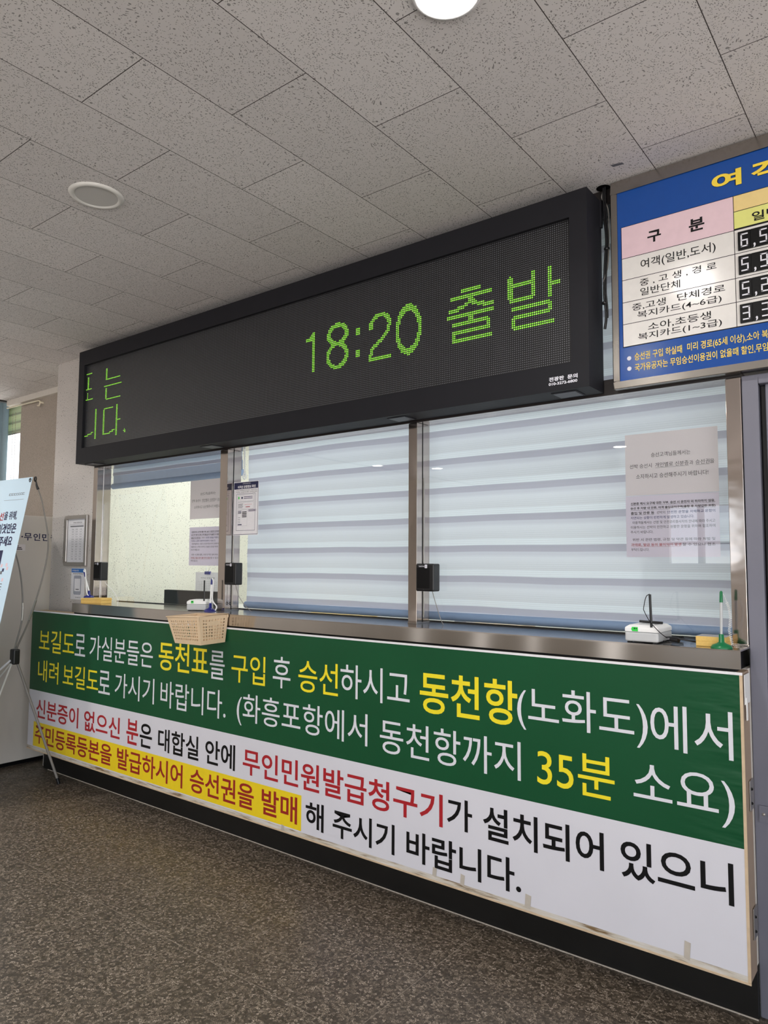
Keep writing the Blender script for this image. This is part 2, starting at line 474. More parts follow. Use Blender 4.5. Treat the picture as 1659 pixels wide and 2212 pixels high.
# ================================================================== setting
CZ = 2.617
YW = 2.40
b = MB().box(-7.4, 3.2, -5.5, 4.6, -.08, 0, 'granite_floor'); struct(b, 'floor')
b = MB()
b.box(-6.02, 3.2, -5.5, 2.75, CZ, CZ+.06, 'ceiling_board')
b.disc((-.883, 2.383, CZ-.0008), .024, 'deep_black', flip=True)
b.quad((-.812, 2.255, CZ-.0006), (-.808, 2.272, CZ-.0006), (-.772, 2.276, CZ-.0006), (-.775, 2.262, CZ-.0006), 'ink_grey')
struct(b, 'ceiling')
b = MB().box(-6.05, -6.0, -5.5, 2.95, CZ-.012, CZ+.07, 'dark_trim'); struct(b, 'trim_1')
b = MB().box(-7.4, -6.05, -5.5, 3.1, 2.80, 2.86, 'wall_beige'); struct(b, 'ceiling_pocket')
# crown moulding along the recessed wall
b = MB().box(-6.0, -4.614, 2.700, 2.73, CZ-.045, CZ, 'wall_beige'); struct(b, 'trim_2')
# front wall: pillar, wall under the counter, lintels
b = MB()
b.box(-4.614, -4.132, YW, 2.50, 0, CZ, 'stucco')
b.box(-4.132, -.467, 2.364, 2.50, .15, .998, 'wall_beige')
b.box(-4.132, -.467, YW, 2.49, 2.56, CZ, 'dark_brown')
b.box(-.467, 3.2, YW, 2.50, 1.90, CZ, 'wall_beige')
b.box(.55, 3.2, YW, 2.50, 0, 1.90, 'wall_beige')
struct(b, 'wall_front')
b = MB().box(-4.56, -.467, 2.376, 2.40, 0, .15, 'kick_black'); b.box(-4.50, -.467, 2.373, 2.376, 0, .003, 'tape_beige'); struct(b, 'baseboard_front')
b = MB().box(-5.81, -4.614, 2.73, 2.85, 0, CZ+.05, 'stucco_beige'); struct(b, 'wall_recess')
b = MB(); b.box(-7.4, -5.81, 3.0, 3.1, 0, .95, 'wall_beige'); b.box(-7.4, -5.81, 3.0, 3.1, 2.62, 2.86, 'wall_beige'); b.box(-7.4, -7.25, 3.0, 3.1, .95, 2.62, 'wall_beige')
b.box(-5.93, -5.81, 2.85, 3.1, 0, 2.86, 'wall_beige'); struct(b, 'wall_far')
# side and rear walls of the hall with window openings and added light slots
b = MB().box(-7.5, -7.4, -5.5, 3.1, 0, 2.86, 'wall_beige')
struct(b, 'wall_left')
b = MB(); b.box(3.2, 3.3, -5.5, 2.5, 0, .1, 'wall_beige'); b.box(3.2, 3.3, -5.5, 2.5, 2.4, 2.7, 'wall_beige'); b.box(3.2, 3.3, 1.0, 2.5, .1, 2.4, 'wall_beige'); b.box(3.2, 3.3, -5.5, -4.8, .1, 2.4, 'wall_beige')
for y in (-3.35, -1.9, -.45): b.box(3.2, 3.3, y-.04, y+.04, .1, 2.4, 'alu')
struct(b, 'wall_right')
b = MB()

xs = [-7.5]
for xc, w_ in ((-7.05, .20), (-5.84, .22), (-4.93, .16), (-3.72, .30)): xs += [xc-w_/2, xc+w_/2]  # narrow floor-level slots added to give bright bands on the steel edge
xs.append(-3.0)
for i in range(0, len(xs), 2): b.box(xs[i], xs[i+1], -5.6, -5.5, .04, .34, 'wall_beige')
b.box(-7.5, -3.0, -5.6, -5.5, 0, .04, 'wall_beige'); b.box(-7.5, -3.0, -5.6, -5.5, .34, 2.86, 'wall_beige'); b.box(-3.0, -2.1, -5.6, -5.5, 2.12, 2.86, 'wall_beige'); b.box(-2.1, -1.2, -5.6, -5.5, 0, 2.86, 'wall_beige')
b.box(-1.2, 3.3, -5.6, -5.5, 0, .1, 'wall_beige'); b.box(-1.2, 3.3, -5.6, -5.5, 2.4, 2.86, 'wall_beige')
b.box(-3.0, -2.1, -5.6, -5.5, 0, 1.34, 'wall_beige'); b.box(-2.62, -2.55, -5.6, -5.5, 1.34, 2.12, 'dark_trim'); b.box(-3.0, -2.1, -5.6, -5.5, 1.60, 1.64, 'dark_trim')
for x in (.3, 1.8): b.box(x-.04, x+.04, -5.6, -5.5, .1, 2.4, 'alu')
struct(b, 'wall_back')
# ticket office shell
b = MB().box(-4.5, -4.40, 2.50, 4.6, 0, 2.64, 'office_wall'); struct(b, 'wall_office_left')
b = MB().box(-4.5, -.2, 4.5, 4.6, 0, 2.64, 'office_wall'); struct(b, 'wall_office_back')
b = MB().box(-.30, -.2, 2.50, 4.5, 0, 2.64, 'office_wall'); struct(b, 'wall_office_right')
b = MB().box(-4.5, -.2, 2.50, 4.6, 2.64, 2.70, 'paper_white'); struct(b, 'ceiling_office')
# steel posts, header and glass of the three ticket windows
posts = [(-4.132, -4.088), (-2.928, -2.872), (-1.730, -1.688), (-.513, -.469)]
for i, (a, c) in enumerate(posts):
    b = MB().box(a, c, YW, 2.492, 1.06, 1.884, 'steel_post')
    if i < 3:
        b.box(c, c+.0012, 2.4385, 2.4435, 1.062, 1.884, 'deep_black' if i else 'paper_white')
        b.box(c, c+.004, 2.446, 2.4515, 1.085, 1.66, 'alu')
    b.box(a-.001, c+.002, 2.398, 2.494, 1.06, 1.066, 'steel_top')
    struct(b, 'trim_%d' % (i+3), bevel=.0015)
b = MB().box(-4.132, -.469, YW+.002, 2.492, 1.885, 1.94, 'steel_top', front='dark_brown'); struct(b, 'trim_7')
for i in range(3):
    x0 = posts[i][1]; x1 = posts[i+1][0]
    b = MB().box(x0+.001, x1, 2.441, 2.444, 1.0605, 1.884, 'clear_glass'); struct(b, 'window_%d' % (i+1))
b = MB().box(-4.132, -.469, 2.440, 2.445, 1.94, 2.56, 'clear_glass'); struct(b, 'window_4')
# grey steel door beside the counter
d = bpy.data.objects.new('door_1', None); COL.objects.link(d); d.location = (.04, YW, 0); d['kind'] = 'structure'
b = MB().box(-.466, -.420, YW-.004, 2.49, 0, 1.885, 'door_grey'); b.box(.50, .55, YW-.004, 2.49, 0, 1.885, 'door_grey'); b.box(-.420, .50, YW-.004, 2.49, 1.855, 1.885, 'door_grey')
b.box(-.420, -.404, 2.43, 2.49, 0, 1.855, 'dark_trim'); b.build('door_frame', d, bevel=.003)
b = MB().box(-.404, .50, 2.412, 2.455, .008, 1.855, 'door_grey'); b.build('door_leaf', d, bevel=.003)
b = MB().box(-.452, -.36, YW-.010, YW-.0045, .555, .602, 'door_grey')
for x in (-.44, -.425, -.375): b.lathe([(.005, 0), (.004, -.003), (0, -.0035)], (x, YW-.010, .578), 'alu', 10, 'y')
b.build('hasp_plate', d)
b = MB().tube([(.40, 2.40, 1.0), (.40, 2.36, 1.0), (.30, 2.36, 1.0)], .009, 'alu'); b.box(.37, .43, 2.405, 2.412, .93, 1.07, 'alu'); b.build('door_handle', d)
# window at the far left: pane
b = MB().box(-7.25, -5.93, 3.04, 3.045, .95, 2.62, 'clear_glass'); struct(b, 'window_5')

# ================================================================== lamps and ceiling speaker
def downlight(x, y, label):
    t = thing('downlight', label, 'ceiling light', (x, y, CZ), 'round downlights in the ceiling')
    MB().lathe([(.070, -.004), (.075, -.009), (.082, -.006), (.082, 0)], (x, y, CZ), 'white_plastic', 32).build('trim_ring', t)
    MB().disc((x, y, CZ-.005), .0715, 'lamp_glow', 32, flip=True).build('diffuser', t)
    l = bpy.data.lights.new('downlight_glow', 'AREA'); l.shape = 'DISK'; l.size = .11; l.energy = 7; l.color = (1, .96, .90); l.spread = 2.6
    o = bpy.data.objects.new('downlight_glow', l); COL.objects.link(o); o.location = (0, 0, -.012); o.parent = t
    return t
downlight(-.849, 1.321, 'bright round downlight cut off by the top edge of the photo')
for x, y in ((-6.0-.02, -2.59), (-5.40, -3.27), (-2.76, -2.93)): downlight(max(x, -5.9), y, 'round ceiling downlight seen only as a reflection in the ticket window glass')
for x, y in ((-5.03, .2), (-4.01, .2), (-2.75, .2), (-1.43, .2), (-5.6, 1.0), (-4.6, 1.0), (1.4, -2.6)): downlight(x, y, 'added round ceiling downlight out of view, for extra light and steel reflections')  # added unseen lamps: brighten the left side, streak the steel edge
t = thing('ceiling_speaker', 'round off-white speaker grille set flush in the ceiling boards', 'speaker', (-2.352, 1.338, CZ))
MB().lathe([(.072, -.003), (.078, -.008), (.090, -.006), (.094, 0)], (-2.352, 1.338, CZ), 'speaker_white', 40).build('rim', t)
MB().disc((-2.352, 1.338, CZ-.004), .073, 'speaker_grille', 40, flip=True).build('grille', t)

# ================================================================== counter
t = thing('ticket_counter', 'long brushed steel counter top with a deep front edge under the ticket windows', 'counter', (-2.28, 2.4, 0))
b = MB().box(-4.095, -.465, 2.27, 2.56, 1.056, 1.060, 'steel_top'); b.build('counter_top', t)
b = MB().box(-4.095, -.465, 2.27, 2.273, 1.006, 1.056, 'steel_brushed'); b.build('front_edge', t)
b = MB().box(-4.08, -.480, 2.276, 2.55, .998, 1.0555, 'deep_black'); b.build('hollow_shade_block', t)  # black block stands in for the dark hollow and gap under the steel
MB().box(-4.09, -.47, 2.56, 2.572, 1.03, 1.0645, 'deep_black').build('gap_shade_strip', t)  # black strip painted in for the dark gap behind the counter top
t = thing('office_desk', 'pale office desk top just visible under the blinds', 'desk', (-2.3, 2.95, 0))
b = MB().box(-4.2, -.35, 2.60, 3.25, 1.0, 1.03, 'office_desk'); b.build('desk_top', t, bevel=.003)
for x in (-4.15, -2.3, -.45): MB().box(x, x+.04, 2.64, 3.2, 0, 1.0, 'office_desk').build('leg', t)

# ================================================================== banner under the counter
t = thing('banner_board', 'long green and white banner board in front of the counter with ferry boarding instructions', 'banner', (-2.5, 2.3, .143))
BY = 2.270
b = MB().box(-4.570, -.464, BY+.002, 2.362, .145, .996, 'wood_side', bottom='wood_raw', top='wood_raw'); b.build('backing_board', t)
b = MB()
b.rect(-4.565, -.470, .508, .990, BY, 'banner_green'); b.rect(-4.565, -.470, .166, .508, BY, 'banner_white'); b.rect(-4.565, -.470, .149, .166, BY, 'banner_hem')
b.rect(-4.494, -2.191, .171, .318, BY-.0003, 'banner_gold')
TY = BY-.0007
cols = {'Y': 'banner_yellow', 'W': 'letter_white', 'R': 'banner_red', 'K': 'banner_black', 'D': 'banner_dark_red'}
L1, L2, L3, L4 = (.751, .886), (.569, .699), (.344, .460), (.192, .304)
runs = [('보길도', 'Y', -4.466, -4.054, L1), ('로', 'W', -4.045, -3.932, (.757, .884)), ('가실분들은', 'W', -3.885, -3.276, L1), ('동천표', 'Y', -3.225, -2.827, (.752, .897)), ('를', 'W', -2.814, -2.705, (.748, .882)),
 ('구입', 'Y', -2.656, -2.427, (.749, .880)), ('후', 'W', -2.377, -2.267, (.753, .890)), ('승선', 'Y', -2.219, -1.991, (.753, .887)), ('하시고', 'W', -1.978, -1.627, (.756, .891)), ('동천항', 'Y', -1.580, -1.172, (.746, .901)),
 ('(노화도)', 'W', -1.173, -.731, (.742, .893)), ('에서', 'W', -.723, -.491, (.747, .883)),
 ('내려', 'Y', -4.466, -4.221, L2), ('보길도', 'Y', -4.168, -3.785, L2), ('로', 'W', -3.780, -3.665, (.570, .697)), ('가시기', 'W', -3.618, -3.256, L2), ('바랍니다.', 'W', -3.201, -2.691, (.566, .699)),
 ('(화흥포항에서', 'W', -2.613, -1.833, (.557, .705)), ('동천항까지', 'W', -1.770, -1.161, (.568, .698)), ('35분', 'Y', -1.100, -.837, (.565, .697)), ('소요)', 'W', -.778, -.491, (.556, .697)),
 ('신분증이', 'R', -4.469, -3.980, L3), ('없으신', 'R', -3.918, -3.556, L3), ('분', 'R', -3.495, -3.386, (.338, .468)), ('은', 'K', -3.372, -3.264, (.340, .462)), ('대합실', 'K', -3.211, -2.884, L3), ('안에', 'K', -2.833, -2.618, L3),
 ('무인민원발급청구기', 'R', -2.564, -1.477, L3), ('가', 'K', -1.459, -1.353, (.350, .460)), ('설치되어', 'K', -1.309, -.875, L3), ('있으니', 'K', -.822, -.500, L3),
 ('주민등록등본을', 'D', -4.473, -3.628, L4), ('발급하시어', 'D', -3.575, -3.003, L4), ('승선권을', 'D', -2.945, -2.487, L4), ('발매', 'D', -2.435, -2.215, L4), ('해', 'K', -2.165, -2.062, L4), ('주시기', 'K', -2.012, -1.696, L4), ('바랍니다.', 'K', -1.640, -1.163, L4)]
for s_, c_, x0, x1, (z0, z1) in runs:
    b.text(s_, x0, x1, z0, z1, TY, cols[c_], ({'동천표': .010, '동천항': .013}.get(s_, .004) if c_ == 'Y' else .002 if c_ == 'W' else .015))
b.build('banner_sheet', t)
b = MB().box(-4.572, -.462, BY-.001, BY+.001, .990, .998, 'paper_white'); b.box(-.470, -.462, BY-.001, BY+.003, .150, .990, 'wood_raw'); b.box(-4.572, -.462, BY-.001, BY+.004, .143, .149, 'wood_raw'); b.build('edge_trim', t)
for x, z, h, w in ((-1.522, .165, .028, .016), (-1.403, .165, .034, .016), (-1.150, .160, .040, .020), (-.640, .162, .046, .016), (-2.31, .152, .02, .014)):
    MB().quad((x, BY-.0012, z), (x+w, BY-.0012, z-.004), (x+w+.004, BY-.0012, z+h), (x+.003, BY-.0012, z+h+.003), 'tape_beige').build('tape_strip', t)
b = MB().box(-.462, -.4595, 2.285, 2.355, .905, .990, 'white_plastic'); b.box(-.4595, -.456, 2.292, 2.306, .86, .925, 'white_plastic'); b.build('latch', t, bevel=.002)
for z in (.60, .245):
    b = MB().box(-.463, -.4595, 2.318, 2.366, z, z+.085, 'alu')
    for dz in (.02, .06): b.lathe([(.0045, -.001), (.003, -.003), (0, -.0035)], (-.4595, 2.335, z+dz), 'deep_black', 8, 'y')
    b.build('hinge_plate', t, bevel=.001)

# ================================================================== LED departure board
t = thing('departure_display', 'long black electronic display board with green 18:20 departure text above the ticket windows', 'display board', (-2.5, 2.33, 1.893))
x0, x1, y0, y1, z0, z1 = -4.112, -.899, 2.268, 2.398, 1.893, 2.578
a0, a1, c0, c1 = -4.052+.0, -.962, 1.984, 2.490
b = MB().box(x0, x1, y0+.022, y1, z0, z1, 'sign_black'); b.build('housing', t)
b = MB(); b.box(x0, x1, y0, y0+.022, z0, c0, 'sign_black'); b.box(x0, x1, y0, y0+.022, c1, z1, 'sign_black'); b.box(x0, a0, y0, y0+.022, c0, c1, 'sign_black'); b.box(a1, x1, y0, y0+.022, c0, c1, 'sign_black')
b.build('bezel', t)
PY = 2.285
MB().rect(a0, a1, c0, c1, PY, 'led_matrix').build('led_panel', t)
P_ = .00788
def px_(c, r): return (-4.052+(c+.4)*P_, 1.986+r*P_)
def hl(r, a, c): return {(q, r) for q in range(a, c+1)}
def vl(c, a, d): return {(c, q) for q in range(a, d+1)}
def ring(cx_, cz_, rx, rz, th, a0=0, a1=2*PI):
    out = set()
    for q in range(int(cx_-rx-2), int(cx_+rx+3)):
        for r in range(int(cz_-rz-2), int(cz_+rz+3)):
            e = math.hypot((q-cx_)/rx, (r-cz_)/rz); an = math.atan2((r-cz_)/rz, (q-cx_)/rx) % (2*PI)
            if abs(e-1)*min(rx, rz)*1.05 < th and a0 <= an <= a1: out.add((q, r))
    return out
def seg(c0_, r0_, c1_, r1_, th=1.1):
    out = set(); L = math.hypot(c1_-c0_, r1_-r0_)
    for q in range(int(min(c0_, c1_))-2, int(max(c0_, c1_))+3):
        for r in range(int(min(r0_, r1_))-2, int(max(r0_, r1_))+3):
            u = max(0, min(1, ((q-c0_)*(c1_-c0_)+(r-r0_)*(r1_-r0_))/(L*L)))
            if math.hypot(q-c0_-u*(c1_-c0_), r-r0_-u*(r1_-r0_)) < th: out.add((q, r))
    return out
chars = {}
chars['발'] = vl(361, 35, 44) | vl(362, 33, 45) | vl(363, 33, 44) | hl(40, 363, 374) | hl(41, 363, 374) | hl(33, 363, 373) | hl(34, 363, 374) | vl(373, 34, 45) | vl(374, 34, 45) | vl(381, 32, 45) | vl(382, 32, 45) | hl(37, 383, 386) | hl(38, 383, 386) \
 | hl(30, 363, 381) | hl(29, 363, 382) | vl(381, 26, 29) | vl(382, 26, 29) | hl(26, 364, 382) | hl(25, 363, 381) | vl(363, 21, 25) | vl(364, 20, 25) | hl(21, 363, 383) | hl(20, 364, 383)
chars['출'] = hl(45, 336, 346) | hl(44, 336, 346) | hl(42, 330, 352) | hl(41, 330, 352) | hl(40, 340, 342) | hl(39, 340, 343) | hl(38, 338, 344) | hl(37, 334, 339) | hl(37, 342, 348) | hl(36, 329, 337) | hl(36, 345, 353) | hl(35, 329, 334) | hl(35, 348, 353) \
 | hl(33, 328, 353) | hl(32, 328, 353) | hl(31, 340, 342) | hl(30, 340, 342) | hl(29, 331, 350) | hl(28, 331, 351) | vl(350, 24, 28) | vl(351, 24, 28) | hl(25, 331, 351) | hl(24, 331, 351) | vl(331, 20, 25) | vl(332, 20, 25) | hl(21, 331, 352) | hl(20, 331, 352)
chars['1'] = vl(238, 21, 43) | vl(239, 21, 43) | hl(40, 233, 238) | hl(39, 233, 238) | hl(41, 236, 238) | hl(42, 237, 239)
chars['8'] = ring(256.5, 38.9, 6.4, 5.2, 1.25) | ring(256.4, 27.0, 6.9, 6.4, 1.25)
chars['colon'] = {(c, r) for c in (270, 271, 272) for r in (36, 37, 38, 39)}
chars['colon2'] = {(c, r) for c in (270, 271, 272) for r in (24, 25, 26, 27)}
chars['2'] = ring(286.1, 37.6, 6.3, 6.0, 1.25, 0, PI+.15) | seg(292.2, 38, 291, 34) | seg(291, 34, 288, 31) | seg(288, 31, 280.6, 26) | seg(280.6, 26, 279.6, 21) | hl(21, 279, 293) | hl(20, 279, 293)
chars['0'] = ring(304.4, 32.1, 7.0, 11.3, 1.25)
chars['는'] = vl(27, 50, 57) | vl(28, 50, 57) | hl(49, 27, 45) | hl(44, 25, 47) | vl(27, 35, 42) | vl(28, 35, 42) | hl(34, 28, 46)
chars['표'] = hl(57, 0, 7) | vl(2, 45, 54) | vl(3, 45, 54) | hl(45, 0, 7) | vl(2, 37, 42) | hl(37, 0, 9)
chars['니'] = hl(9, 0, 4) | hl(10, 4, 9) | hl(11, 9, 11) | vl(14, 6, 28) | vl(15, 6, 28)
chars['다'] = vl(25, 8, 26) | vl(26, 8, 26) | hl(27, 26, 37) | hl(8, 26, 34) | hl(9, 34, 38) | hl(10, 37, 40) | vl(42, 6, 28) | vl(43, 6, 28) | hl(17, 43, 47)
chars['dot'] = {(53, 7), (54, 7), (52, 8), (53, 8), (54, 8), (53, 9)}
for nm, cells in chars.items():
    b = MB()
    for (c, r) in sorted(cells):
        x, z = px_(c, r); R = .0031
        vs = [(x+R*math.cos(2*PI*j/6), PY-.0006, z+R*math.sin(2*PI*j/6)) for j in range(6)] + [(x, PY-.0022, z)]
        b.add(vs, [(j, (j+1) % 6, 6) for j in range(6)], 'led_lime' if (c*7+r*3) % 4 == 0 else 'led_green', False)
    b.build('lit_character', t)
b = MB(); b.text('전광판', -1.042, -.987, 1.928, 1.943, y0-.0006, 'letter_white', .03); b.text('문의', -.975, -.939, 1.928, 1.943, y0-.0006, 'letter_white', .03); b.text('010-3272-6800', -1.043, -.940, 1.914, 1.924, y0-.0006, 'letter_white', .03)
b.build('contact_lettering', t)
for x in (-1.0, -1.715, -2.91, -4.0):
    b = MB().box(x-.045, x+.045, 2.29, 2.37, z0-.0025, z0, 'sign_black'); b.box(x-.04, x+.04, 2.295, 2.365, z0-.004, z0-.0025, 'plate_grey'); b.build('access_plate', t)
for y, z in ((2.282, 2.545), (2.282, 2.505)):
    b = MB(); b.X = Matrix.Translation((x1, y, z)) @ Matrix.Rotation(-PI/2, 4, 'Z'); b.lathe([(.005, 0), (.004, -.003), (0, -.0035)], (0, 0, 0), 'screw_steel', 10, 'y'); b.build('screw', t)
b = MB(); b.X = Matrix.Translation((x1, 2.375, 2.195)) @ Matrix.Rotation(-PI/2, 4, 'Z'); b.lathe([(.008, 0), (.007, -.006), (.003, -.006), (.003, -.014), (0, -.014)], (0, 0, 0), 'screw_steel', 10, 'y'); b.build('screw', t)
b = MB().box(x1, x1+.006, 2.386, 2.398, 2.48, 2.578, 'sign_black'); b.build('wall_bracket', t)
# cable bundle
t = thing('cable_bundle', 'loose black cables hanging from the ceiling hole beside the display board', 'cable', (-.885, 2.385, 2.1))
def curve(pts, n=10):
    out = []; P = [Vector(p) for p in pts]; P = [P[0]*2-P[1]]+P+[P[-1]*2-P[-2]]
    for i in range(1, len(P)-2):
        for j in range(n):
            u = j/n; p0, p1, p2, p3 = P[i-1:i+3]
            out.append(.5*((2*p1)+(p2-p0)*u+(2*p0-5*p1+4*p2-p3)*u*u+(3*p1-p0-3*p2+p3)*u**3))
    out.append(P[-2]); return out
cp = [(-.883, 2.383, 2.625), (-.882, 2.384, 2.533), (-.876, 2.384, 2.432), (-.880, 2.383, 2.366), (-.884, 2.383, 2.304), (-.886, 2.383, 2.241), (-.882, 2.383, 2.190), (-.881, 2.383, 2.15), (-.886, 2.383, 2.114)]
MB().tube(curve(cp), .0048, 'black_plastic', 8).build('cable', t)
MB().tube(curve([(p[0]+.007, p[1]-.004, p[2]) for p in cp[:-1]]), .0032, 'black_plastic', 8).build('cable', t)
MB().tube(curve([(-.878, 2.385, 2.62), (-.890, 2.384, 2.585), (-.872, 2.384, 2.55), (-.866, 2.384, 2.50), (-.870, 2.382, 2.35), (-.887, 2.380, 2.28)]), .0022, 'pole_grey', 8).build('cable', t)
for z, x in ((2.395, -.877), (2.205, -.888)): MB().lathe([(.009, -.004), (.0105, 0), (.009, .004)], (x+.003, 2.382, z), 'black_plastic', 12).build('cable_tie', t)

# ================================================================== fare board
t = thing('fare_board', 'blue passenger fare board in a steel frame at the right edge above the window', 'sign board', (-.05, 2.38, 1.892))
FX0, FX1 = -.850, .80
FY = 2.360
b = MB(); b.box(FX0, FX1, FY, 2.397, 1.892, 1.917, 'steel_frame'); b.box(FX0, FX1, FY, 2.397, 2.569, 2.612, 'steel_frame'); b.box(FX0, FX0+.021, FY, 2.397, 1.917, 2.569, 'steel_frame'); b.box(FX1-.021, FX1, FY, 2.397, 1.917, 2.569, 'steel_frame')
b.build('frame', t, bevel=.002)
b = MB(); PYF = 2.365
b.box(FX0+.021, FX1-.021, PYF, 2.395, 1.917, 2.569, 'fare_blue')
e = .0005; Y1, Y2, Y3, Y4 = PYF-e, PYF-2*e, PYF-3*e, PYF-4*e
CX = -.467; TX0, TX1 = -.816, .74
b.rect(TX0-.002, TX1+.002, 2.030, 2.447, Y1, 'ink_black')
for (xa, xb, za, zb, m_) in ((TX0, CX-.001, 2.337, 2.445, 'fare_pink'), (CX+.001, TX1, 2.396, 2.445, 'fare_orange'), (CX+.001, TX1, 2.341, 2.394, 'fare_lime')): b.rect(xa, xb, za, zb, Y2, m_)
rows = [2.336, 2.261, 2.184, 2.109, 2.032]
for i in range(4): b.rect(TX0, CX-.001, rows[i+1]+.001, rows[i]-.001, Y2, 'fare_white'); b.rect(CX+.001, TX1, rows[i+1]+.001, rows[i]-.001, Y2, 'fare_white')
def tx(s_, x0_, x1_, z0_, z1_, m_='ink_black', o_=.006, yy=None): b.text(s_, x0_, x1_, z0_, z1_, yy or Y3, m_, o_)
tx('구', -.730, -.686, 2.368, 2.407, o_=.03); tx('분', -.599, -.552, 2.367, 2.409, o_=.03)
tx('여', -.528, -.441, 2.478, 2.532, 'ink_black', .05); tx('여', -.5275, -.4415, 2.4785, 2.5315, 'fare_yellow', .035, Y4); tx('객', -.415, -.325, 2.472, 2.532, 'ink_black', .05); tx('객', -.4145, -.3255, 2.4725, 2.5315, 'fare_yellow', .035, Y4)
tx('일반', -.416, -.340, 2.350, 2.379, o_=.02)
tx('여객(일반,도서)', -.754, -.521, 2.281, 2.318)
tx('중 , 고 생 , 경 로', -.758, -.520, 2.227, 2.252); tx('일반단체', -.757, -.630, 2.195, 2.221)
tx('중,고생', -.785, -.676, 2.148, 2.173); tx('단체경로', -.640, -.497, 2.151, 2.175); tx('복지카드(4~6급)', -.768, -.508, 2.117, 2.144)
tx('소아,초등생', -.734, -.540, 2.072, 2.098); tx('복지카드(1~3급)', -.767, -.509, 2.042, 2.069)
tx('승선권 구입 하실때', -.780, -.629, 1.980, 2.006, 'fare_yellow', .008); tx('미리 경로(65세 이상),소아 복', -.613, -.383, 1.978, 2.008, 'fare_yellow', .008); tx('국가유공자는 무임승선이용권이 없을때 할인,무임', -.780, -.384, 1.942, 1.969, 'fare_yellow', .008)
for z in (1.991, 1.956): b.disc((-.798, Y3, z), .0072, 'letter_white', 16, 'y')
b.build('printed_panel', t)
def seven(b, ch, x0, x1, z0, z1, y, m_, w=.0042):
    zm = (z0+z1)/2; on = {'6': 'afedcg', '5': 'afgcd', '9': 'abcdfg', '2': 'abged', '3': 'abgcd', '0': 'abcdef'}[ch]
    R = {'a': (x0, x1, z1-w, z1), 'd': (x0, x1, z0, z0+w), 'g': (x0, x1, zm-w/2, zm+w/2), 'f': (x0, x0+w, zm+.001, z1-.001), 'e': (x0, x0+w, z0+.001, zm-.001), 'b': (x1-w, x1, zm+.001, z1-.001), 'c': (x1-w, x1, z0+.001, zm-.001)}
    for c_ in on: q = R[c_]; b.rect(q[0], q[1], q[2], q[3], y, m_)
for i, s_ in enumerate(('65', '59', '52', '33')):
    zc = (rows[i]+rows[i+1])/2-.002; xx = -.456
    for j, ch in enumerate(s_):
        xa = xx if j == 0 else xx+.0355; w_ = .0345 if j == 0 else .050; g0 = xa+(.0075 if j == 0 else .0245)
        q = MB().box(xa, xa+w_, Y2-.006, Y2, zc-.029, zc+.029, 'deep_black')
        seven(q, ch, g0, g0+.0205, zc-.021, zc+.021, Y2-.0066, 'letter_white')
        o = q.build('price_digit', t)
        if j == 1:
            q = MB(); q.text(',', xa+.0075, xa+.0135, zc-.030, zc-.016, Y2-.0068, 'letter_white', .03); q.build('comma', o)

# ================================================================== roller blinds behind the glass
def blind(x0, x1, zbot, label, raised=False):
    t = thing('roller_blind', label, 'window blind', ((x0+x1)/2, 2.6, zbot), 'grey striped roller blinds behind the ticket windows')
    b = MB(); n = 40
    zt = 2.60
    if raised:
        b.box(x0, x1, 2.598, 2.600, zbot+.03, zbot+.085, 'blind_pale_blue'); b.box(x0, x1, 2.594, 2.5965, zbot+.085, 2.60, 'zebra_fabric')
        b.build('fabric', t)
    else:
        vs = []; 
        for i in range(n+1):
            for j in range(25):
                u = i/n; z = zbot+.03+(zt-zbot-.03)*j/24
                vs.append((x0+(x1-x0)*u, 2.6+.004*math.sin(u*9+j*.7)*math.sin(j*.9), z))
        fs = [(i*25+j, (i+1)*25+j, (i+1)*25+j+1, i*25+j+1) for i in range(n) for j in range(24)]
        b.add(vs, fs, 'zebra_fabric', True); b.build('fabric', t)
    MB().tube([(x0-.003, 2.6, zbot+.016), (x1+.003, 2.6, zbot+.016)], .018, 'blind_blue', 14).build('bottom_bar', t)
    MB().tube([(x0-.01, 2.62, 2.60), (x1+.01, 2.62, 2.60)], .02, 'white_plastic', 12).build('roller', t)
    return t
blind(-4.235, -2.985, 1.778, 'blind of the left ticket window rolled up so only its grey blue hem shows', True)
blind(-2.935, -1.828, 1.066, 'grey striped blind lowered behind the middle ticket window')
blind(-1.806, -.40, 1.066, 'grey striped blind lowered behind the right ticket window with notices on its glass')
t = thing('cord_weight', 'small white drop-shaped cord weight hanging in the upper left corner of the middle window', 'cord weight', (-2.80, 2.455, 1.75))
MB().tube([(-2.801, 2.452, 1.76), (-2.803, 2.452, 1.80), (-2.803, 2.452, 1.90)], .004, 'white_plastic', 8).build('cord', t)
b = MB().tube([(-2.80+.013*math.sin(a)*(1 if math.cos(a) < .3 else .55), 2.452, 1.748+.018*math.cos(a)) for a in [2*PI*i/16 for i in range(16)]], .0035, 'white_plastic', 8, closed=True); b.disc((-2.80, 2.450, 1.744), .006, 'white_plastic', 12, 'y'); b.build('ring', t)

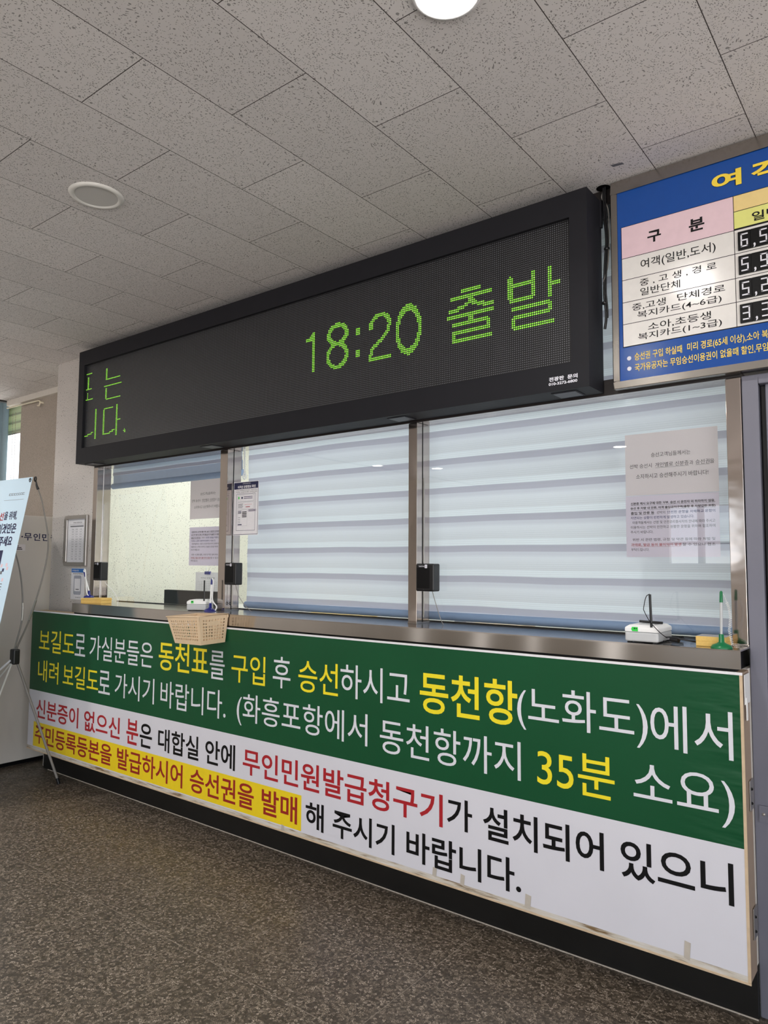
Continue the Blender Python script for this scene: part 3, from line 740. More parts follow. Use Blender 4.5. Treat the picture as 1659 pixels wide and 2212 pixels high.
# ================================================================== papers on the glass
def notice_upper(ox, y):
    b = MB(); b.box(-.846+ox, -.549+ox, y, y+.0004, 1.538, 1.748, 'notice_rose')
    q = y-.0003; m_ = 'ink_black'
    b.text('승선고객님들께서는', -.759+ox, -.633+ox, 1.665, 1.680, q, m_); b.text('선박 승선시', -.831+ox, -.757+ox, 1.630, 1.645, q, m_); b.text('개인별로 신분증', -.746+ox, -.639+ox, 1.630, 1.645, q, m_)
    b.text('과', -.637+ox, -.625+ox, 1.630, 1.644, q, m_); b.text('승선권', -.618+ox, -.575+ox, 1.630, 1.645, q, m_); b.text('을', -.574+ox, -.561+ox, 1.630, 1.644, q, m_); b.text('소지하시고 승선해주시기 바랍니다!', -.810+ox, -.580+ox, 1.594, 1.610, q, m_)
    b.rect(-.746+ox, -.639+ox, 1.6275, 1.6282, q, m_); b.rect(-.618+ox, -.575+ox, 1.6275, 1.6282, q, m_)
    return b
def notice_lower(ox, oz, y):
    b = MB(); b.box(-.847+ox, -.550+ox, y, y+.0004, 1.330+oz, 1.536+oz, 'notice_lilac')
    q = y-.0003
    L = [('신분증 제시 요구에 대한 거부, 승선 시 운전자 외 하차하지 않음,', -.830, -.562, 1.505, 'ink_black', .025, 1), ('승선 후 차량 내 잔류, 여객 출입금지구역(출항 후 차량갑판 포함)', -.831, -.561, 1.489, 'ink_black', .025, 1),
     ('출입 및 잔류 등', -.830, -.752, 1.473, 'ink_black', .02, 1), ('선박의', -.744, -.717, 1.473, 'ink_black', 0, 0), ('안전한 운항을 저해하고 운항이', -.710, -.562, 1.473, 'ink_blue', .015, 0), ('지연되는 상황이 빈번하게 발생하고 있습니다.', -.831, -.626, 1.457, 'ink_blue', .01, 0),
     ('이용객들께서는 선원 및 안전관리종사자의 안내에 따라 주시고', -.825, -.563, 1.441, 'ink_black', 0, 0), ('이용하시는 선박의 안전하고 원활한 운항을 위하여 협조하여', -.831, -.563, 1.425, 'ink_black', 0, 0), ('주시기 바랍니다.', -.832, -.757, 1.409, 'ink_black', 0, 0),
     ('위반 시 관련 법령, 규정 및 약관 등에 따라 처벌 및', -.826, -.564, 1.383, 'ink_black', 0, 0), ('과태료, 벌금 등의 불이익이 발생', -.831, -.668, 1.366, 'ink_red', .01, 1), ('할 수 있으니 협조', -.664, -.564, 1.366, 'ink_black', 0, 0), ('부탁드립니다.', -.831, -.771, 1.350, 'ink_black', 0, 0)]
    for s_, xa, xb, z, m_, o_, ul in L:
        b.text(s_, xa+ox, xb+ox, z+oz, z+.010+oz, q, m_, o_)
        if ul: b.rect(xa+ox, xb+ox, z-.0016+oz, z-.001+oz, q, m_)
    return b
NY = 2.4462
tag(notice_upper(0, NY).build('paper_notice', loc=(-.70, NY, 1.54)), 'pinkish notice with three large lines, upper sheet on the right ticket window', 'notice', 'boarding notices on the glass')
tag(notice_lower(0, 0, NY).build('paper_notice', loc=(-.70, NY, 1.33)), 'notice with dense small text and red line, lower sheet on the right ticket window', 'notice', 'boarding notices on the glass')
tag(notice_upper(-2.385, NY).build('paper_notice', loc=(-3.08, NY, 1.54)), 'notice with three large lines, upper sheet on the left ticket window beside the steel post', 'notice', 'boarding notices on the glass')
tag(notice_lower(-2.383, -.042, NY).build('paper_notice', loc=(-3.08, NY, 1.29)), 'notice with dense small text, lower sheet on the left ticket window above the clipped table', 'notice', 'boarding notices on the glass')
# phone information poster (mascot and code left out)
b = MB(); y = 2.4388; q = y-.0003; q2 = y-.0006
b.box(-2.866, -2.678, y, y+.0006, 1.443, 1.715, 'paper_white'); b.frame(-2.863, -2.681, 1.446, 1.712, q, .002, 'ink_navy'); b.rect(-2.861, -2.683, 1.678, 1.711, q, 'ink_navy')
b.text('여객선 운항정보 확인', -2.834, -2.700, 1.681, 1.696, q2, 'paper_white', .03); b.text('한국해양교통안전공단', -2.796, -2.738, 1.702, 1.708, q2, 'paper_white')
b.text('여객선 운항정보를 휴대전화로 간편하게 확인', -2.846, -2.690, 1.668, 1.674, q, 'ink_black'); b.text('여객선 운항정보를 검색하세요', -2.846, -2.690, 1.659, 1.665, q, 'ink_black')
b.frame(-2.842, -2.702, 1.466, 1.654, q, .0016, 'ink_navy'); b.frame(-2.832, -2.712, 1.614, 1.648, q, .0008, 'ink_grey'); b.frame(-2.832, -2.712, 1.575, 1.611, q, .0008, 'ink_grey'); b.frame(-2.832, -2.760, 1.490, 1.570, q, .0006, 'ink_grey')
b.rrect(-2.829, -2.820, 1.627, 1.640, q, .003, 'sticker_green'); b.disc((-2.800, q, 1.633), .006, 'ink_navy', 14, 'y')
for i in range(2): b.rect(-2.788, -2.722, 1.628+i*.008, 1.631+i*.008, q, 'ink_navy')
for i in range(4): b.rect(-2.828, -2.796+.004*(i % 2), 1.582+i*.006, 1.5845+i*.006, q, 'ink_grey')
for i in range(5): b.disc((-2.776+i*.011, q, 1.598), .002, 'cap_red', 8, 'y')
b.rect(-2.772, -2.740, 1.584, 1.5875, q, 'ink_red')
for i in range(3): b.rect(-2.829, -2.804, 1.553+i*.005, 1.556+i*.005, q, 'ink_navy')
for i in range(4): b.rect(-2.798, -2.764, 1.534+i*.008, 1.5385+i*.008, q, 'ink_black')
b.rect(-2.829, -2.800, 1.494, 1.499, q, 'ink_navy')
for i in range(4): b.rect(-2.828, -2.812, 1.505+i*.009, 1.507+i*.009, q, 'ink_grey')
b.rrect(-2.757, -2.690, 1.560, 1.574, q, .006, 'paper_lilac')
for i in range(2): b.rect(-2.750, -2.698, 1.5635+i*.005, 1.566+i*.005, q2, 'ink_navy')
tag(b.build('information_poster', loc=(-2.77, y, 1.443)), 'small white poster with navy header taped on the middle window beside its left post', 'poster')

# ================================================================== things on the pillar
t = thing('framed_timetable', 'aluminium snap frame with a printed timetable on the stucco pillar', 'picture frame', (-4.29, 2.395, 1.278))
fx0, fx1, fz0, fz1 = -4.424, -4.166, 1.278, 1.597
b = MB()
for (xa, xb, za, zb) in ((fx0, fx1, fz0, fz0+.024), (fx0, fx1, fz1-.024, fz1), (fx0, fx0+.024, fz0+.024, fz1-.024), (fx1-.024, fx1, fz0+.024, fz1-.024)): b.box(xa, xb, 2.382, 2.399, za, zb, 'alu')
b.build('frame', t, bevel=.004)
b = MB().box(fx0+.022, fx1-.022, 2.393, 2.3985, fz0+.022, fz1-.022, 'paper_white'); q = 2.3926
b.text('여객선 운항시간표', -4.335, -4.235, 1.545, 1.556, q, 'ink_black'); b.rect(-4.38, -4.21, 1.538, 1.539, q, 'ink_grey'); b.rect(-4.372, -4.215, 1.524, 1.531, q, 'ink_grey')
for r in range(13):
    z = 1.509-r*.0155
    for c in range(3): b.text('%d:%02d' % (5+(r*2+c*3) % 14, (r*7+c*20) % 60), -4.352+c*.046, -4.352+c*.046+.024, z-.004, z+.003, q, 'ink_grey')
    b.rect(-4.212, -4.204, z-.001, z, q, 'ink_grey'); b.rect(-4.380, -4.200, z-.0084, z-.0081, q, 'ink_grey')
b.build('timetable_sheet', t)
b = MB().box(-4.348, -4.193, 2.3975, 2.3998, 1.071, 1.265, 'paper_white'); q = 2.3972; q2 = 2.3968
b.rect(-4.346, -4.195, 1.238, 1.262, q, 'card_blue'); b.text('모바일승선권', -4.336, -4.262, 1.245, 1.255, q2, 'paper_white', .02); b.text('이제 QR로 쉽게 확인하세요', -4.328, -4.214, 1.226, 1.234, q, 'ink_black', .02)
b.rrect(-4.316, -4.228, 1.100, 1.219, q, .012, 'phone_grey'); b.rect(-4.306, -4.238, 1.122, 1.200, q2, 'paper_white'); b.rect(-4.290, -4.252, 1.130, 1.136, 2.3965, 'ink_grey'); b.text('한국해운조합', -4.292, -4.232, 1.079, 1.087, q, 'ink_black')
tag(b.build('instruction_card', loc=(-4.27, 2.399, 1.071)), 'white card with blue header and grey phone drawing below the framed timetable', 'card')

# ================================================================== window speakers on the posts
def speaker(x, y0s, label, w=.088):
    t = thing('window_speaker', label, 'speaker', (x+w/2, y0s, 1.193), 'black speaker boxes beside the window posts')
    b = MB().box(x+.001, x+w, y0s, 2.439, 1.193, 1.304, 'black_plastic'); b.build('body', t, bevel=.006, seg=3)
    b = MB().box(x+.008, x+w-.020, y0s-.0015, y0s+.001, 1.205, 1.288, 'deep_black'); b.build('front_panel', t, bevel=.0007)
    b = MB().text('TAKSTAR', x+.016, x+.044, 1.2905, 1.2955, y0s-.0008, 'letter_white', .02); b.build('logo', t)
    b = MB().rrect(x+.046, x+.058, 1.286, 1.300, y0s-.0016, .002, 'letter_white'); b.rect(x+.0490, x+.055, 1.290, 1.291, y0s-.002, 'ink_blue'); b.rect(x+.0490, x+.055, 1.294, 1.295, y0s-.002, 'ink_blue'); b.build('sticker', t)
    MB().lathe([(.0035, 0), (.003, -.002), (0, -.0022)], (x+w*.45, y0s-.0005, 1.199), 'black_plastic', 10, 'y').build('button', t)
    return t
sp = speaker(-4.088, 2.392, 'black speaker box fixed to the leftmost steel post beside the pillar')
MB().tube(curve([(-4.02, 2.43, 1.194), (-3.99, 2.425, 1.17), (-3.93, 2.43, 1.135), (-3.86, 2.42, 1.09), (-3.84, 2.41, 1.062)]), .0014, 'white_plastic', 6).build('cord', sp)
sp = speaker(-2.872, 2.392, 'black speaker box on the post under the white poster')
MB().tube(curve([(-2.815, 2.42, 1.194), (-2.79, 2.42, 1.14), (-2.75, 2.42, 1.10), (-2.70, 2.425, 1.064)]), .0014, 'pole_grey', 6).build('cord', sp)
b = MB().tube([(-2.861, 2.425, 1.194), (-2.861, 2.425, 1.105)], .0009, 'deep_black', 6); b.tube([(-2.861+.0055*math.cos(a), 2.425, 1.098+.0065*math.sin(a)) for a in [2*PI*i/12 for i in range(12)]], .0018, 'deep_black', 6, closed=True); b.build('pull_cord', sp)
sp = speaker(-1.688, 2.392, 'black speaker box on the post between the two lowered blinds')
MB().tube(curve([(-1.625, 2.42, 1.194), (-1.61, 2.42, 1.15), (-1.585, 2.42, 1.085), (-1.575, 2.425, 1.062)]), .0014, 'pole_grey', 6).build('cord', sp)

# ================================================================== intercom units
def intercom(label):
    t = thing('intercom_unit', label, 'intercom', (0, 0, 0), 'white intercom units on the counter')
    MB().box(-.052, .052, -.072, .072, .003, .031, 'grey_plastic').build('base', t, bevel=.006, seg=3)
    b = MB(); w, d = .052, .072; a = .012
    lo = [(-w, -d), (w, -d), (w, d), (-w, d)]
    vs = [(x, y, .031) for x, y in lo] + [(x, y, .042) for x, y in lo] + [(x*(1-a/w), y*(1-a/d), .050) for x, y in lo]
    fs = [(8, 9, 10, 11)]
    for L in (0, 4):
        for j in range(4): fs.append((L+j, L+(j+1) % 4, L+4+(j+1) % 4, L+4+j))
    b.add(vs, fs, 'white_plastic'); b.build('lid', t, bevel=.0025)
    for x in (-.04, .04):
        for y in (-.06, .06): MB().box(x-.006, x+.006, y-.006, y+.006, 0, .004, 'black_plastic').build('foot', t)
    MB().box(-.02, .03, -.03, .03, .0495, .0512, 'grey_plastic').build('key_panel', t, bevel=.0005)
    return t
u1 = intercom('white and grey intercom unit with upright black stick near the right counter end')
u1.location = (-.752, 2.362, 1.06); u1.scale = (1, 1, 1.1)
b = MB(); b.tube([(.030, -.066, .045), (.027, -.066, .138)], .0038, 'black_plastic', 10); b.build('stick_antenna', u1, loc=(0, 0, 0))
MB().tube([(-.028, .0, .0562), (.045, .0, .0545)], .0038, 'black_plastic', 10).build('stick_antenna', u1, loc=(0, 0, 0))
MB().tube(curve([(.026, -.064, .139), (.014, -.062, .130), (.006, -.062, .10), (.008, -.062, .088), (.03, -.075, .06), (.06, -.077, .032), (.078, -.068, .018)]), .0011, 'deep_black', 6).build('cord', u1, loc=(0, 0, 0))
b = MB().rect(-.028, -.010, .032, .044, -.0728, 'sticker_green'); b.rect(-.0225, -.0185, .038, .042, -.0731, 'ink_black'); b.rect(-.017, -.0125, .039, .041, -.0731, 'ink_black'); b.add([(-.028, -.0728, .032), (-.028, -.0728, .044), (-.031, -.0728, .038)], [(0, 2, 1)], 'sticker_green'); b.build('green_sticker', u1, loc=(0, 0, 0))
u2 = intercom('white and grey intercom unit turned cornerwise beside the beige basket')
u2.location = (-3.020, 2.365, 1.06); u2.rotation_euler = (0, 0, math.radians(30)); u2.scale = (.98, .74, 1.1)
MB().tube([(.040, -.066, .045), (.040, -.066, .140)], .0042, 'black_plastic', 10).build('stick_antenna', u2, loc=(0, 0, 0))
MB().tube(curve([(.046, -.02, .050), (.056, .0, .045), (.060, .0, .025), (.056, -.02, .004)]), .0012, 'deep_black', 6).build('cord', u2, loc=(0, 0, 0))
b = MB().rect(-.028, -.014, .034, .046, -.0745, 'sticker_green'); b.rect(-.024, -.018, .040, .044, -.0748, 'ink_black'); b.build('green_sticker', u2, loc=(0, 0, 0))
t = thing('power_cord', 'black power cord with ferrite lump between the intercom unit and the yellow pads', 'cord', (-.655, 2.32, 1.06))
MB().tube(curve([(-.70, 2.37, 1.075), (-.672, 2.33, 1.080), (-.645, 2.32, 1.078), (-.615, 2.33, 1.072), (-.590, 2.36, 1.066)]), .0025, 'black_plastic', 8).build('cable', t)
MB().tube([(-.674, 2.331, 1.073), (-.648, 2.321, 1.073)], .0075, 'black_plastic', 12).build('ferrite_core', t)
MB().tube(curve([(-.70, 2.34, 1.066), (-.68, 2.33, 1.064), (-.64, 2.335, 1.063), (-.66, 2.36, 1.063), (-.70, 2.38, 1.064)]), .0013, 'black_plastic', 6).build('loop', t)

# ================================================================== paper pads
def pad(cx_, cy_, z, rot, w, d, h, label, top=None, group='yellow paper pads on the counter'):
    b = MB(); b.box(-w/2, w/2, -d/2, d/2, 0, h, 'pad_yellow', top=top or 'pad_yellow')
    b.X = None
    o = b.build('paper_pad', loc=(0, 0, 0), bevel=.0012); o.location = (cx_, cy_, z); o.rotation_euler = (0, 0, rot)
    return tag(o, label, 'paper pad', group)
rt = math.radians(24)
pad(-3.972, 2.352, 1.0603, rt, .135, .105, .0085, 'yellow paper pad on the left counter end, lowest of its pile')
pad(-3.974, 2.353, 1.0687, rt+.03, .135, .105, .0105, 'yellow paper pad on the left counter end, second from below in its pile')
pad(-3.972, 2.353, 1.0794, rt+.01, .137, .106, .0055, 'yellow paper pad on the left counter end, third from below in its pile')
pad(-3.973, 2.352, 1.0851, rt, .135, .105, .0065, 'yellow paper pad on the left counter end, topmost of its pile')
pad(-.556, 2.358, 1.0602, 0, .084, .078, .015, 'yellow paper pad under the grey-topped pad behind the green pen stand')
pad(-.557, 2.359, 1.0752, .015, .084, .078, .015, 'yellow edged pad with grey top sheet behind the green pen stand', 'pad_grey')

# ================================================================== counter pens
def pen(loc, basem, barm, capm, lean, label, coil=None):
    t = thing('counter_pen', label, 'pen', loc, 'pens in stands on the counter')
    x, y, z = loc
    MB().lathe([(.030, 0), (.030, .003), (.026, .009), (.014, .014), (.008, .018), (.007, .040), (.0055, .041), (0, .041)], loc, basem, 24).build('stand', t)
    d = Vector((lean[0], lean[1], 1)).normalized(); p = Vector(loc)+Vector((0, 0, .036))
    MB().tube([p, p+d*.085, p+d*.118], [.0036, .0044, .0042], barm, 12).build('barrel', t)
    MB().tube([p+d*.098, p+d*.128, p+d*.132], [.0050, .0044, .002], capm, 12).build('cap', t)
    return t, p+d*.130
G, tip = pen((-.522, 2.303, 1.06), 'pen_green', 'grey_plastic', 'pen_green', (.02, .0), 'pen with silver barrel in a green stand at the right end of the counter')
pts = []
for i in range(260):
    u = i/259; q = Vector(tip).lerp(Vector((-.498, 2.330, 1.068)), u); q.x += .012*math.sin(PI*min(1, u*1.4)); rr_ = .0008 if u < .2 else .0038
    a = u*2*PI*30; pts.append((q.x+rr_*math.cos(a), q.y+rr_*math.sin(a), q.z+.004*math.sin(PI*min(1, u*5))))
MB().tube(pts, .0007, 'white_plastic', 5).build('coil_cord', G)
B_, tip = pen((-2.915, 2.345, 1.06), 'pen_navy', 'white_plastic', 'pen_navy', (.06, .0), 'white pen in a blue stand beside the cornerwise intercom unit')
MB().tube(curve([tip, (tip.x+.012, tip.y, tip.z-.02), (tip.x+.008, tip.y, 1.12), (-2.885, 2.36, 1.085), (-2.888, 2.355, 1.064)]), .0034, 'white_plastic', 8).build('cord', B_)
B2, tip = pen((-4.035, 2.34, 1.092), 'pen_navy', 'white_plastic', 'pen_navy', (-.55, .0), 'white pen leaning left from a blue stand on the left pile of pads')
MB().tube(curve([tip, (tip.x-.004, tip.y, tip.z+.012), (tip.x+.014, tip.y, tip.z+.005), (-4.045, 2.33, 1.13), (-4.02, 2.33, 1.10)]), .0034, 'white_plastic', 8).build('cord', B2)

# ================================================================== basket
t = thing('plastic_basket', 'beige perforated plastic basket hung on the counter front above the green banner', 'basket', (-2.80, 2.18, .925))
top = [(-2.925, 2.098, 1.046), (-2.684, 2.098, 1.058), (-2.684, 2.266, 1.062), (-2.925, 2.266, 1.052)]
bot = [(-2.884, 2.118, .924), (-2.694, 2.118, .926), (-2.694, 2.258, .930), (-2.884, 2.258, .928)]
def hole_wall(b, A, B, Cc, D, nu, nv, mu, mv, rad, skip=None):
    A, B, Cc, D = map(Vector, (A, B, Cc, D))
    P = lambda u, v: A.lerp(B, u).lerp(D.lerp(Cc, u), v)
    us = [mu+(1-2*mu)*i/nu for i in range(nu+1)]; vs_ = [mv[0]+(1-mv[0]-mv[1])*i/nv for i in range(nv+1)]
    def q(u0, u1, v0, v1): b.quad(P(u0, v0), P(u1, v0), P(u1, v1), P(u0, v1), 'basket_beige')
    q(0, 1, 0, vs_[0]); q(0, 1, vs_[-1], 1)
    for i in range(nv): q(0, us[0], vs_[i], vs_[i+1]); q(us[-1], 1, vs_[i], vs_[i+1])
    for i in range(nu):
        for j in range(nv):
            u0, u1, v0, v1 = us[i], us[i+1], vs_[j], vs_[j+1]
            if skip and skip(i, j): q(u0, u1, v0, v1); continue
            cu, cv = (u0+u1)/2, (v0+v1)/2; hu, hv = (u1-u0)/2, (v1-v0)/2
            out = [(1, 0), (1, 1), (0, 1), (-1, 1), (-1, 0), (-1, -1), (0, -1), (1, -1)]
            ov = [P(cu+a*hu, cv+c*hv) for a, c in out]; iv = [P(cu+math.cos(k_*PI/4)*hu*rad, cv+math.sin(k_*PI/4)*hv*rad) for k_ in range(8)]
            b.add(ov+iv, [(k_, (k_+1) % 8, 8+(k_+1) % 8, 8+k_) for k_ in range(8)], 'basket_beige')
b = MB()
hole_wall(b, bot[0], bot[1], top[1], top[0], 13, 7, .07, (.12, .12), .72)
hole_wall(b, bot[1], bot[2], top[2], top[1], 8, 7, .08, (.12, .12), .72, lambda i, j: j == 5 and 2 <= i <= 5)
hole_wall(b, bot[2], bot[3], top[3], top[2], 13, 7, .07, (.12, .12), .72)
hole_wall(b, bot[3], bot[0], top[0], top[3], 8, 7, .08, (.12, .12), .72)
b.quad(bot[3], bot[2], bot[1], bot[0], 'basket_beige')
b.build('basket_body', t, solid=.0022)
b = MB(); rim = []
for i in range(4): rim.append(Vector(top[i])+Vector(((-.002 if i in (0, 3) else .002), (-.002 if i < 2 else .0), 0)))
b.tube([rim[0], rim[1], rim[2], rim[3]], .0032, 'basket_beige', 6, closed=True)
for i in (1,): b.box(rim[i].x-.010, rim[i].x-.002, rim[i].y-.0015, rim[i].y+.001, rim[i].z-.022, rim[i].z, 'basket_beige')
b.box(rim[2].x-.001, rim[2].x+.001, rim[2].y-.010, rim[2].y, rim[2].z-.016, rim[2].z, 'basket_beige')
b.build('rim', t)

# ================================================================== inside the office
t = thing('monitor', 'black monitor seen from behind through the left ticket window', 'monitor', (-3.62, 2.78, 1.03))
MB().box(-3.872, -3.372, 2.75, 2.785, 1.048, 1.134, 'deep_black').build('screen_housing', t, bevel=.003)
MB().box(-3.70, -3.54, 2.76, 2.86, 1.03, 1.048, 'black_plastic').build('stand', t)
t = thing('desk_sheet_holder', 'white grid table held by a blue clip standing behind the black monitor', 'clipboard', (-3.77, 3.0, 1.03))
b = MB().box(-3.885, -3.66, 3.0, 3.004, 1.032, 1.242, 'paper_white'); q = 2.9994
b.text('여객선 운항 현황', -3.83, -3.69, 1.200, 1.210, q, 'ink_grey')
for i in range(12): b.rect(-3.875, -3.665, 1.06+i*.011, 1.0606+i*.011, q, 'ink_grey')
for i in range(9): b.rect(-3.872+i*.025, -3.8714+i*.025, 1.06, 1.181, q, 'ink_grey')
b.build('table_sheet', t)
b = MB().box(-3.785, -3.735, 2.990, 3.008, 1.228, 1.248, 'pen_navy'); b.build('clip', t, bevel=.003)
b = MB().tube([(-3.772, 2.999, 1.246), (-3.778, 2.999, 1.279), (-3.770, 2.999, 1.262)], .0016, 'white_plastic', 6); b.tube([(-3.76, 2.999, 1.246), (-3.745, 2.999, 1.262)], .0014, 'alu', 6); b.build('clip_handle', t)
tag(MB().box(-2.52, -2.14, 2.64, 2.72, 1.03, 1.058, 'pad_yellow').build('ledger_book', loc=(-2.33, 2.68, 1.03), bevel=.002), 'long cream ledger lying on the office desk under the middle blind', 'book')
tag(MB().box(-1.58, -1.36, 2.64, 2.80, 1.03, 1.056, 'wood_raw').build('ledger_book', loc=(-1.47, 2.72, 1.03), bevel=.002), 'short tan ledger lying on the office desk under the right blind', 'book')
tag(MB().box(-1.66, -1.60, 2.64, 2.72, 1.03, 1.075, 'white_plastic').build('desk_box', loc=(-1.63, 2.68, 1.03), bevel=.003), 'small white box on the office desk behind the middle post', 'box')
# office ceiling lamp fixture
t = thing('office_lamp', 'long office ceiling lamp above the desk, hidden behind the display board', 'ceiling light', (-2.4, 3.35, 2.52))
MB().box(-4.12, -.68, 3.08, 3.62, 2.51, 2.635, 'white_plastic').build('lamp_housing', t)

# ================================================================== left: kiosk, pipe, window dressing
t = thing('document_kiosk', 'tall off-white document machine with navy lettering beside the pillar', 'kiosk', (-5.0, 2.2, 0))
MB().box(-5.30, -4.72, 1.55, 2.68, .035, 1.606, 'kiosk_white').build('cabinet', t, bevel=.004)
MB().box(-5.27, -4.77, 1.60, 2.63, 0, .035, 'deep_black').build('plinth', t)
def PK(y0_, y1_, z0_, z1_): return lambda u, w: (-4.7194, y0_+(y1_-y0_)*u, z0_+(z1_-z0_)*w)
b = MB()
for s_, ya, yb in (('무', 2.270, 2.321), ('인', 2.331, 2.377), ('민', 2.389, 2.435), ('원', 2.446, 2.497)): b.text(s_, 0, 0, 0, 0, 0, 'ink_navy', .02, PK(ya, yb, 1.442, 1.490))
dk = [( -4.7194, 2.258+.0055*math.cos(2*PI*i/10), 1.466+.0055*math.sin(2*PI*i/10)) for i in range(10)]; b.add(dk, [tuple(range(10))], 'ink_navy')
b.build('lettering', t)
b = MB().quad((-4.7192, 2.205, 1.375), (-4.7192, 2.281, 1.375), (-4.7192, 2.281, 1.416), (-4.7192, 2.205, 1.416), 'paper_rose')
for i, w_ in enumerate((.05, .044, .026)): b.quad((-4.7189, 2.212, 1.382+i*.010), (-4.7189, 2.212+w_, 1.382+i*.010), (-4.7189, 2.212+w_, 1.387+i*.010), (-4.7189, 2.212, 1.387+i*.010), 'ink_black')
b.build('maker_plate', t)
t = thing('curtain_rod', 'thin cream rod ending in a hook along the top of the recessed wall', 'rod', (-5.6, 2.70, 2.55))
MB().tube([(-6.0, 2.705, 2.556), (-5.49, 2.705, 2.549)], .006, 'rod_cream', 10).build('rod', t)
b = MB().tube([(-5.49, 2.705, 2.549), (-5.465, 2.705, 2.545), (-5.458, 2.705, 2.527), (-5.472, 2.705, 2.508), (-5.495, 2.705, 2.512)], .0055, 'rod_cream', 10); b.box(-5.462, -5.452, 2.705, 2.73, 2.525, 2.540, 'rod_cream'); b.build('hook', t)
t = thing('banded_blind', 'pale banded shade pulled partly down in the bright window at the far left', 'window blind', (-6.35, 2.94, 2.44))
b = MB().box(-6.80, -5.935, 2.955, 2.958, 2.43, 2.70, 'far_blind_fabric'); b.build('fabric', t)
MB().box(-6.80, -5.935, 2.950, 2.963, 2.418, 2.432, 'alu').build('bottom_bar', t)
for x in (-6.385, -6.335):
    b = MB()
    for i in range(70): b.lathe([(0, -.004), (.0034, -.002), (.0034, .002), (0, .004)], (x+.0004*i, 2.930, 2.60-i*.0145), 'wood_side', 6)
    b.build('bead_chain', t)
b = MB(); n = 24
vs = []
for i in range(n+1):
    for z in (.9, 2.75): vs.append((-6.98+.545*i/n, 2.90+.018*math.sin(i*1.9), z))
b.add(vs, [(2*i, 2*i+2, 2*i+3, 2*i+1) for i in range(n)], 'curtain_teal', True)
tag(b.build('curtain', loc=(-6.7, 2.9, .9), solid=.004), 'teal grey curtain hanging at the far left edge of the photo', 'curtain')

# ================================================================== X banner stand
t = thing('x_banner_stand', 'pale blue X banner stand leaning before the document kiosk at the left edge', 'banner stand', (-4.40, 2.0, 0))
tr_ = Vector((-4.085, 2.0, 1.786)); U = Vector((-.60, -.03, .0)); lean = math.radians(10); Dn = Vector((0, -math.sin(lean), -math.cos(lean)))
tl_ = tr_+U; br_ = tr_+Dn*1.62; bl_ = tl_+Dn*1.62
nrm = (tr_-tl_).cross(tl_-bl_).normalized()
if nrm.y > 0: nrm = -nrm
SH = lambda u, w, e=0.0: tr_ + (U.normalized())*u + Dn*w + nrm*e      # u metres from the right edge, w metres down
b = MB(); q = lambda u0, u1, w0, w1, m_, e=.0008: b.quad(SH(u1, w1, e), SH(u0, w1, e), SH(u0, w0, e), SH(u1, w0, e), m_)
q(0, .60, 0, 1.62, 'sheet_blue', 0)
def ST(s_, uL, uR, wT, wB, m_, o_=.02): b.text(s_, 0, 0, 0, 0, 0, m_, o_, lambda a, c: SH(uL+(uR-uL)*a, wB+(wT-wB)*c, .0008))
ST('여객선', .37, .222, .200, .250, 'ink_red', .02); ST('을 위해,', .215, .075, .196, .250, 'ink_navy', .02); ST('이것만은', .255, .055, .268, .328, 'ink_navy', .03); ST('챙겨주세요', .310, .068, .343, .402, 'ink_navy', .03)
q(.045, .26, .128, .1292, 'ink_grey')
for ua, ub in ((.215, .190), (.186, .165), (.160, .140), (.134, .118), (.112, .096), (.090, .074), (.070, .048)): q(ub, ua, .089, .0915, 'ink_grey'); q(ub, ua, .099, .1015, 'ink_grey'); q(ua-.003, ua, .089, .1015, 'ink_grey')
b.add([SH(.50, .56, .0008), SH(.138, .555, .0008), SH(.142, .425, .0008), SH(.50, .440, .0008)], [(0, 1, 2, 3)], 'ink_navy'); ST('5', .200, .166, .510, .455, 'paper_white', .03)
for u_, w_, m_ in ((.120, .505, 'fare_pink'), (.095, .530, 'ink_navy'), (.070, .500, 'fare_pink'), (.110, .545, 'ink_grey'), (.055, .520, 'fare_pink'), (.080, .585, 'fare_pink')): q(u_-.009, u_+.009, w_, w_+.018, m_)
for i in range(6): q(.075, .40, .615+i*.016, .620+i*.016, 'ink_grey')
b.build('banner_sheet', t, solid=.001)
for (u_, w_) in ((.018, .018), (.582, .018), (.018, 1.60), (.582, 1.60)):
    c_ = SH(u_, w_); b = MB().tube([c_+Vector((.008*math.cos(a), -.001, .010*math.sin(a))) for a in [2*PI*i/12 for i in range(12)]], .0032, 'black_plastic', 6, closed=True); b.build('eyelet', t)
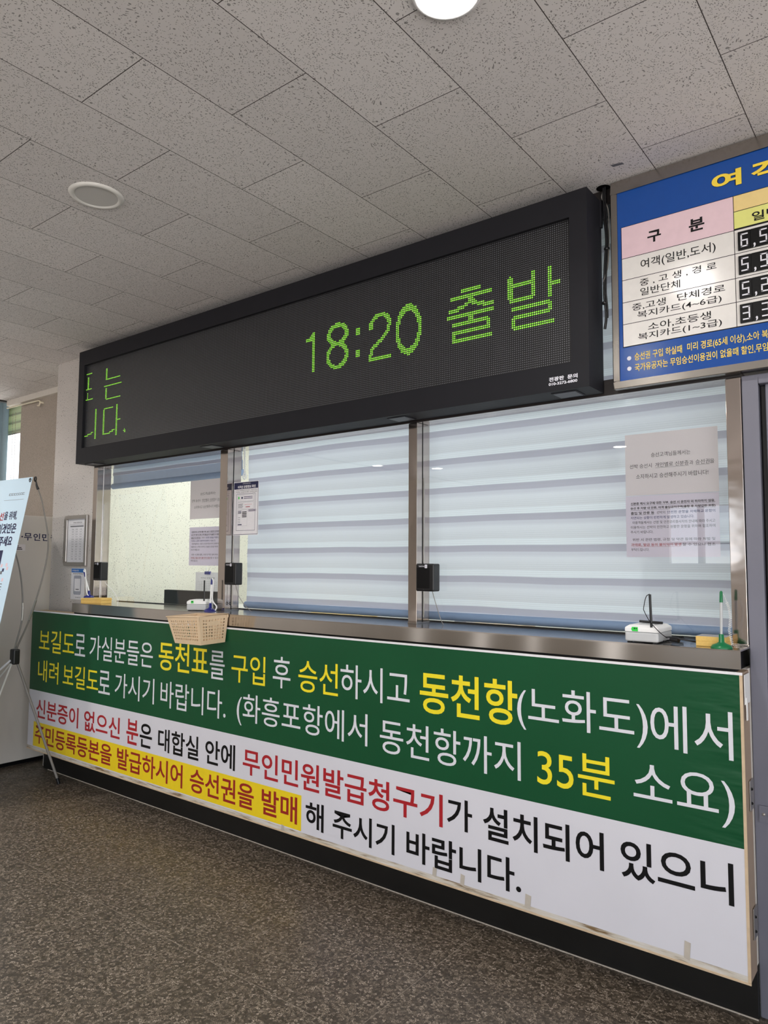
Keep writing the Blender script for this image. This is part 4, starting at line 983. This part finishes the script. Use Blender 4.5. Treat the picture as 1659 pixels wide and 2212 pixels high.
hub = Vector((-4.365, 2.075, .742))
b = MB().box(hub.x-.026, hub.x+.026, hub.y-.02, hub.y+.02, hub.z-.045, hub.z+.045, 'black_plastic'); b.build('hub', t, bevel=.008)
c_tr = SH(-.010, .010, -.01); c_tl = SH(.610, .010, -.01)
armR = curve([hub+Vector((.010, 0, .04)), (-4.205, 2.09, 1.02), (-4.105, 2.115, 1.36), (-4.082, 2.065, 1.62), (c_tr.x-.004, c_tr.y+.008, c_tr.z-.022)])
armL = curve([hub+Vector((-.008, .0, .04)), (-4.385, 2.12, 1.0), (-4.47, 2.12, 1.30), (-4.62, 2.06, 1.60), (c_tl.x, c_tl.y+.01, c_tl.z-.03)])
for A_ in (armR, armL):
    N_ = len(A_); o = MB().tube(A_, [.0055-.0022*i/(N_-1) for i in range(N_)], 'pole_grey', 8).build('upper_arm', t)
    k_ = N_//5; MB().tube(A_[k_:k_+5], .0062, 'screw_steel', 10).build('joint_sleeve', o)
    b = MB().tube([A_[-4], A_[-2], A_[-1]+Vector((0, 0, .01))], [.008, .006, .004], 'black_plastic', 8); b.tube([A_[-1]+Vector((.010*math.cos(a), -.004, .022+.013*math.sin(a))) for a in [2*PI*i/12 for i in range(12)]], .004, 'black_plastic', 6, closed=True); b.build('arm_tip', o)
c_br = SH(-.01, 1.61, -.01); c_bl = SH(.61, 1.61, -.01)
for nm, p1 in (('lower_arm', (-4.70, 1.90, .30)), ('lower_arm', tuple(c_br))):
    MB().tube([hub+Vector((-.006, -.012, -.035)), p1], .0055, 'speaker_white', 8).build(nm, t)
MB().tube([hub+Vector((-.01, -.018, -.02)), (-4.62, 1.76, .35), tuple(c_bl)], .0065, 'paper_white', 8).build('lower_arm', t)
foot = Vector((-4.155, 2.262, .008))
o = MB().tube([hub+Vector((.012, .01, -.035)), foot], .0075, 'pole_grey', 10).build('rear_leg', t)
MB().tube([foot+(hub-foot).normalized()*.03, foot-Vector((0, 0, .006))], .0095, 'black_plastic', 10).build('foot_cap', o)
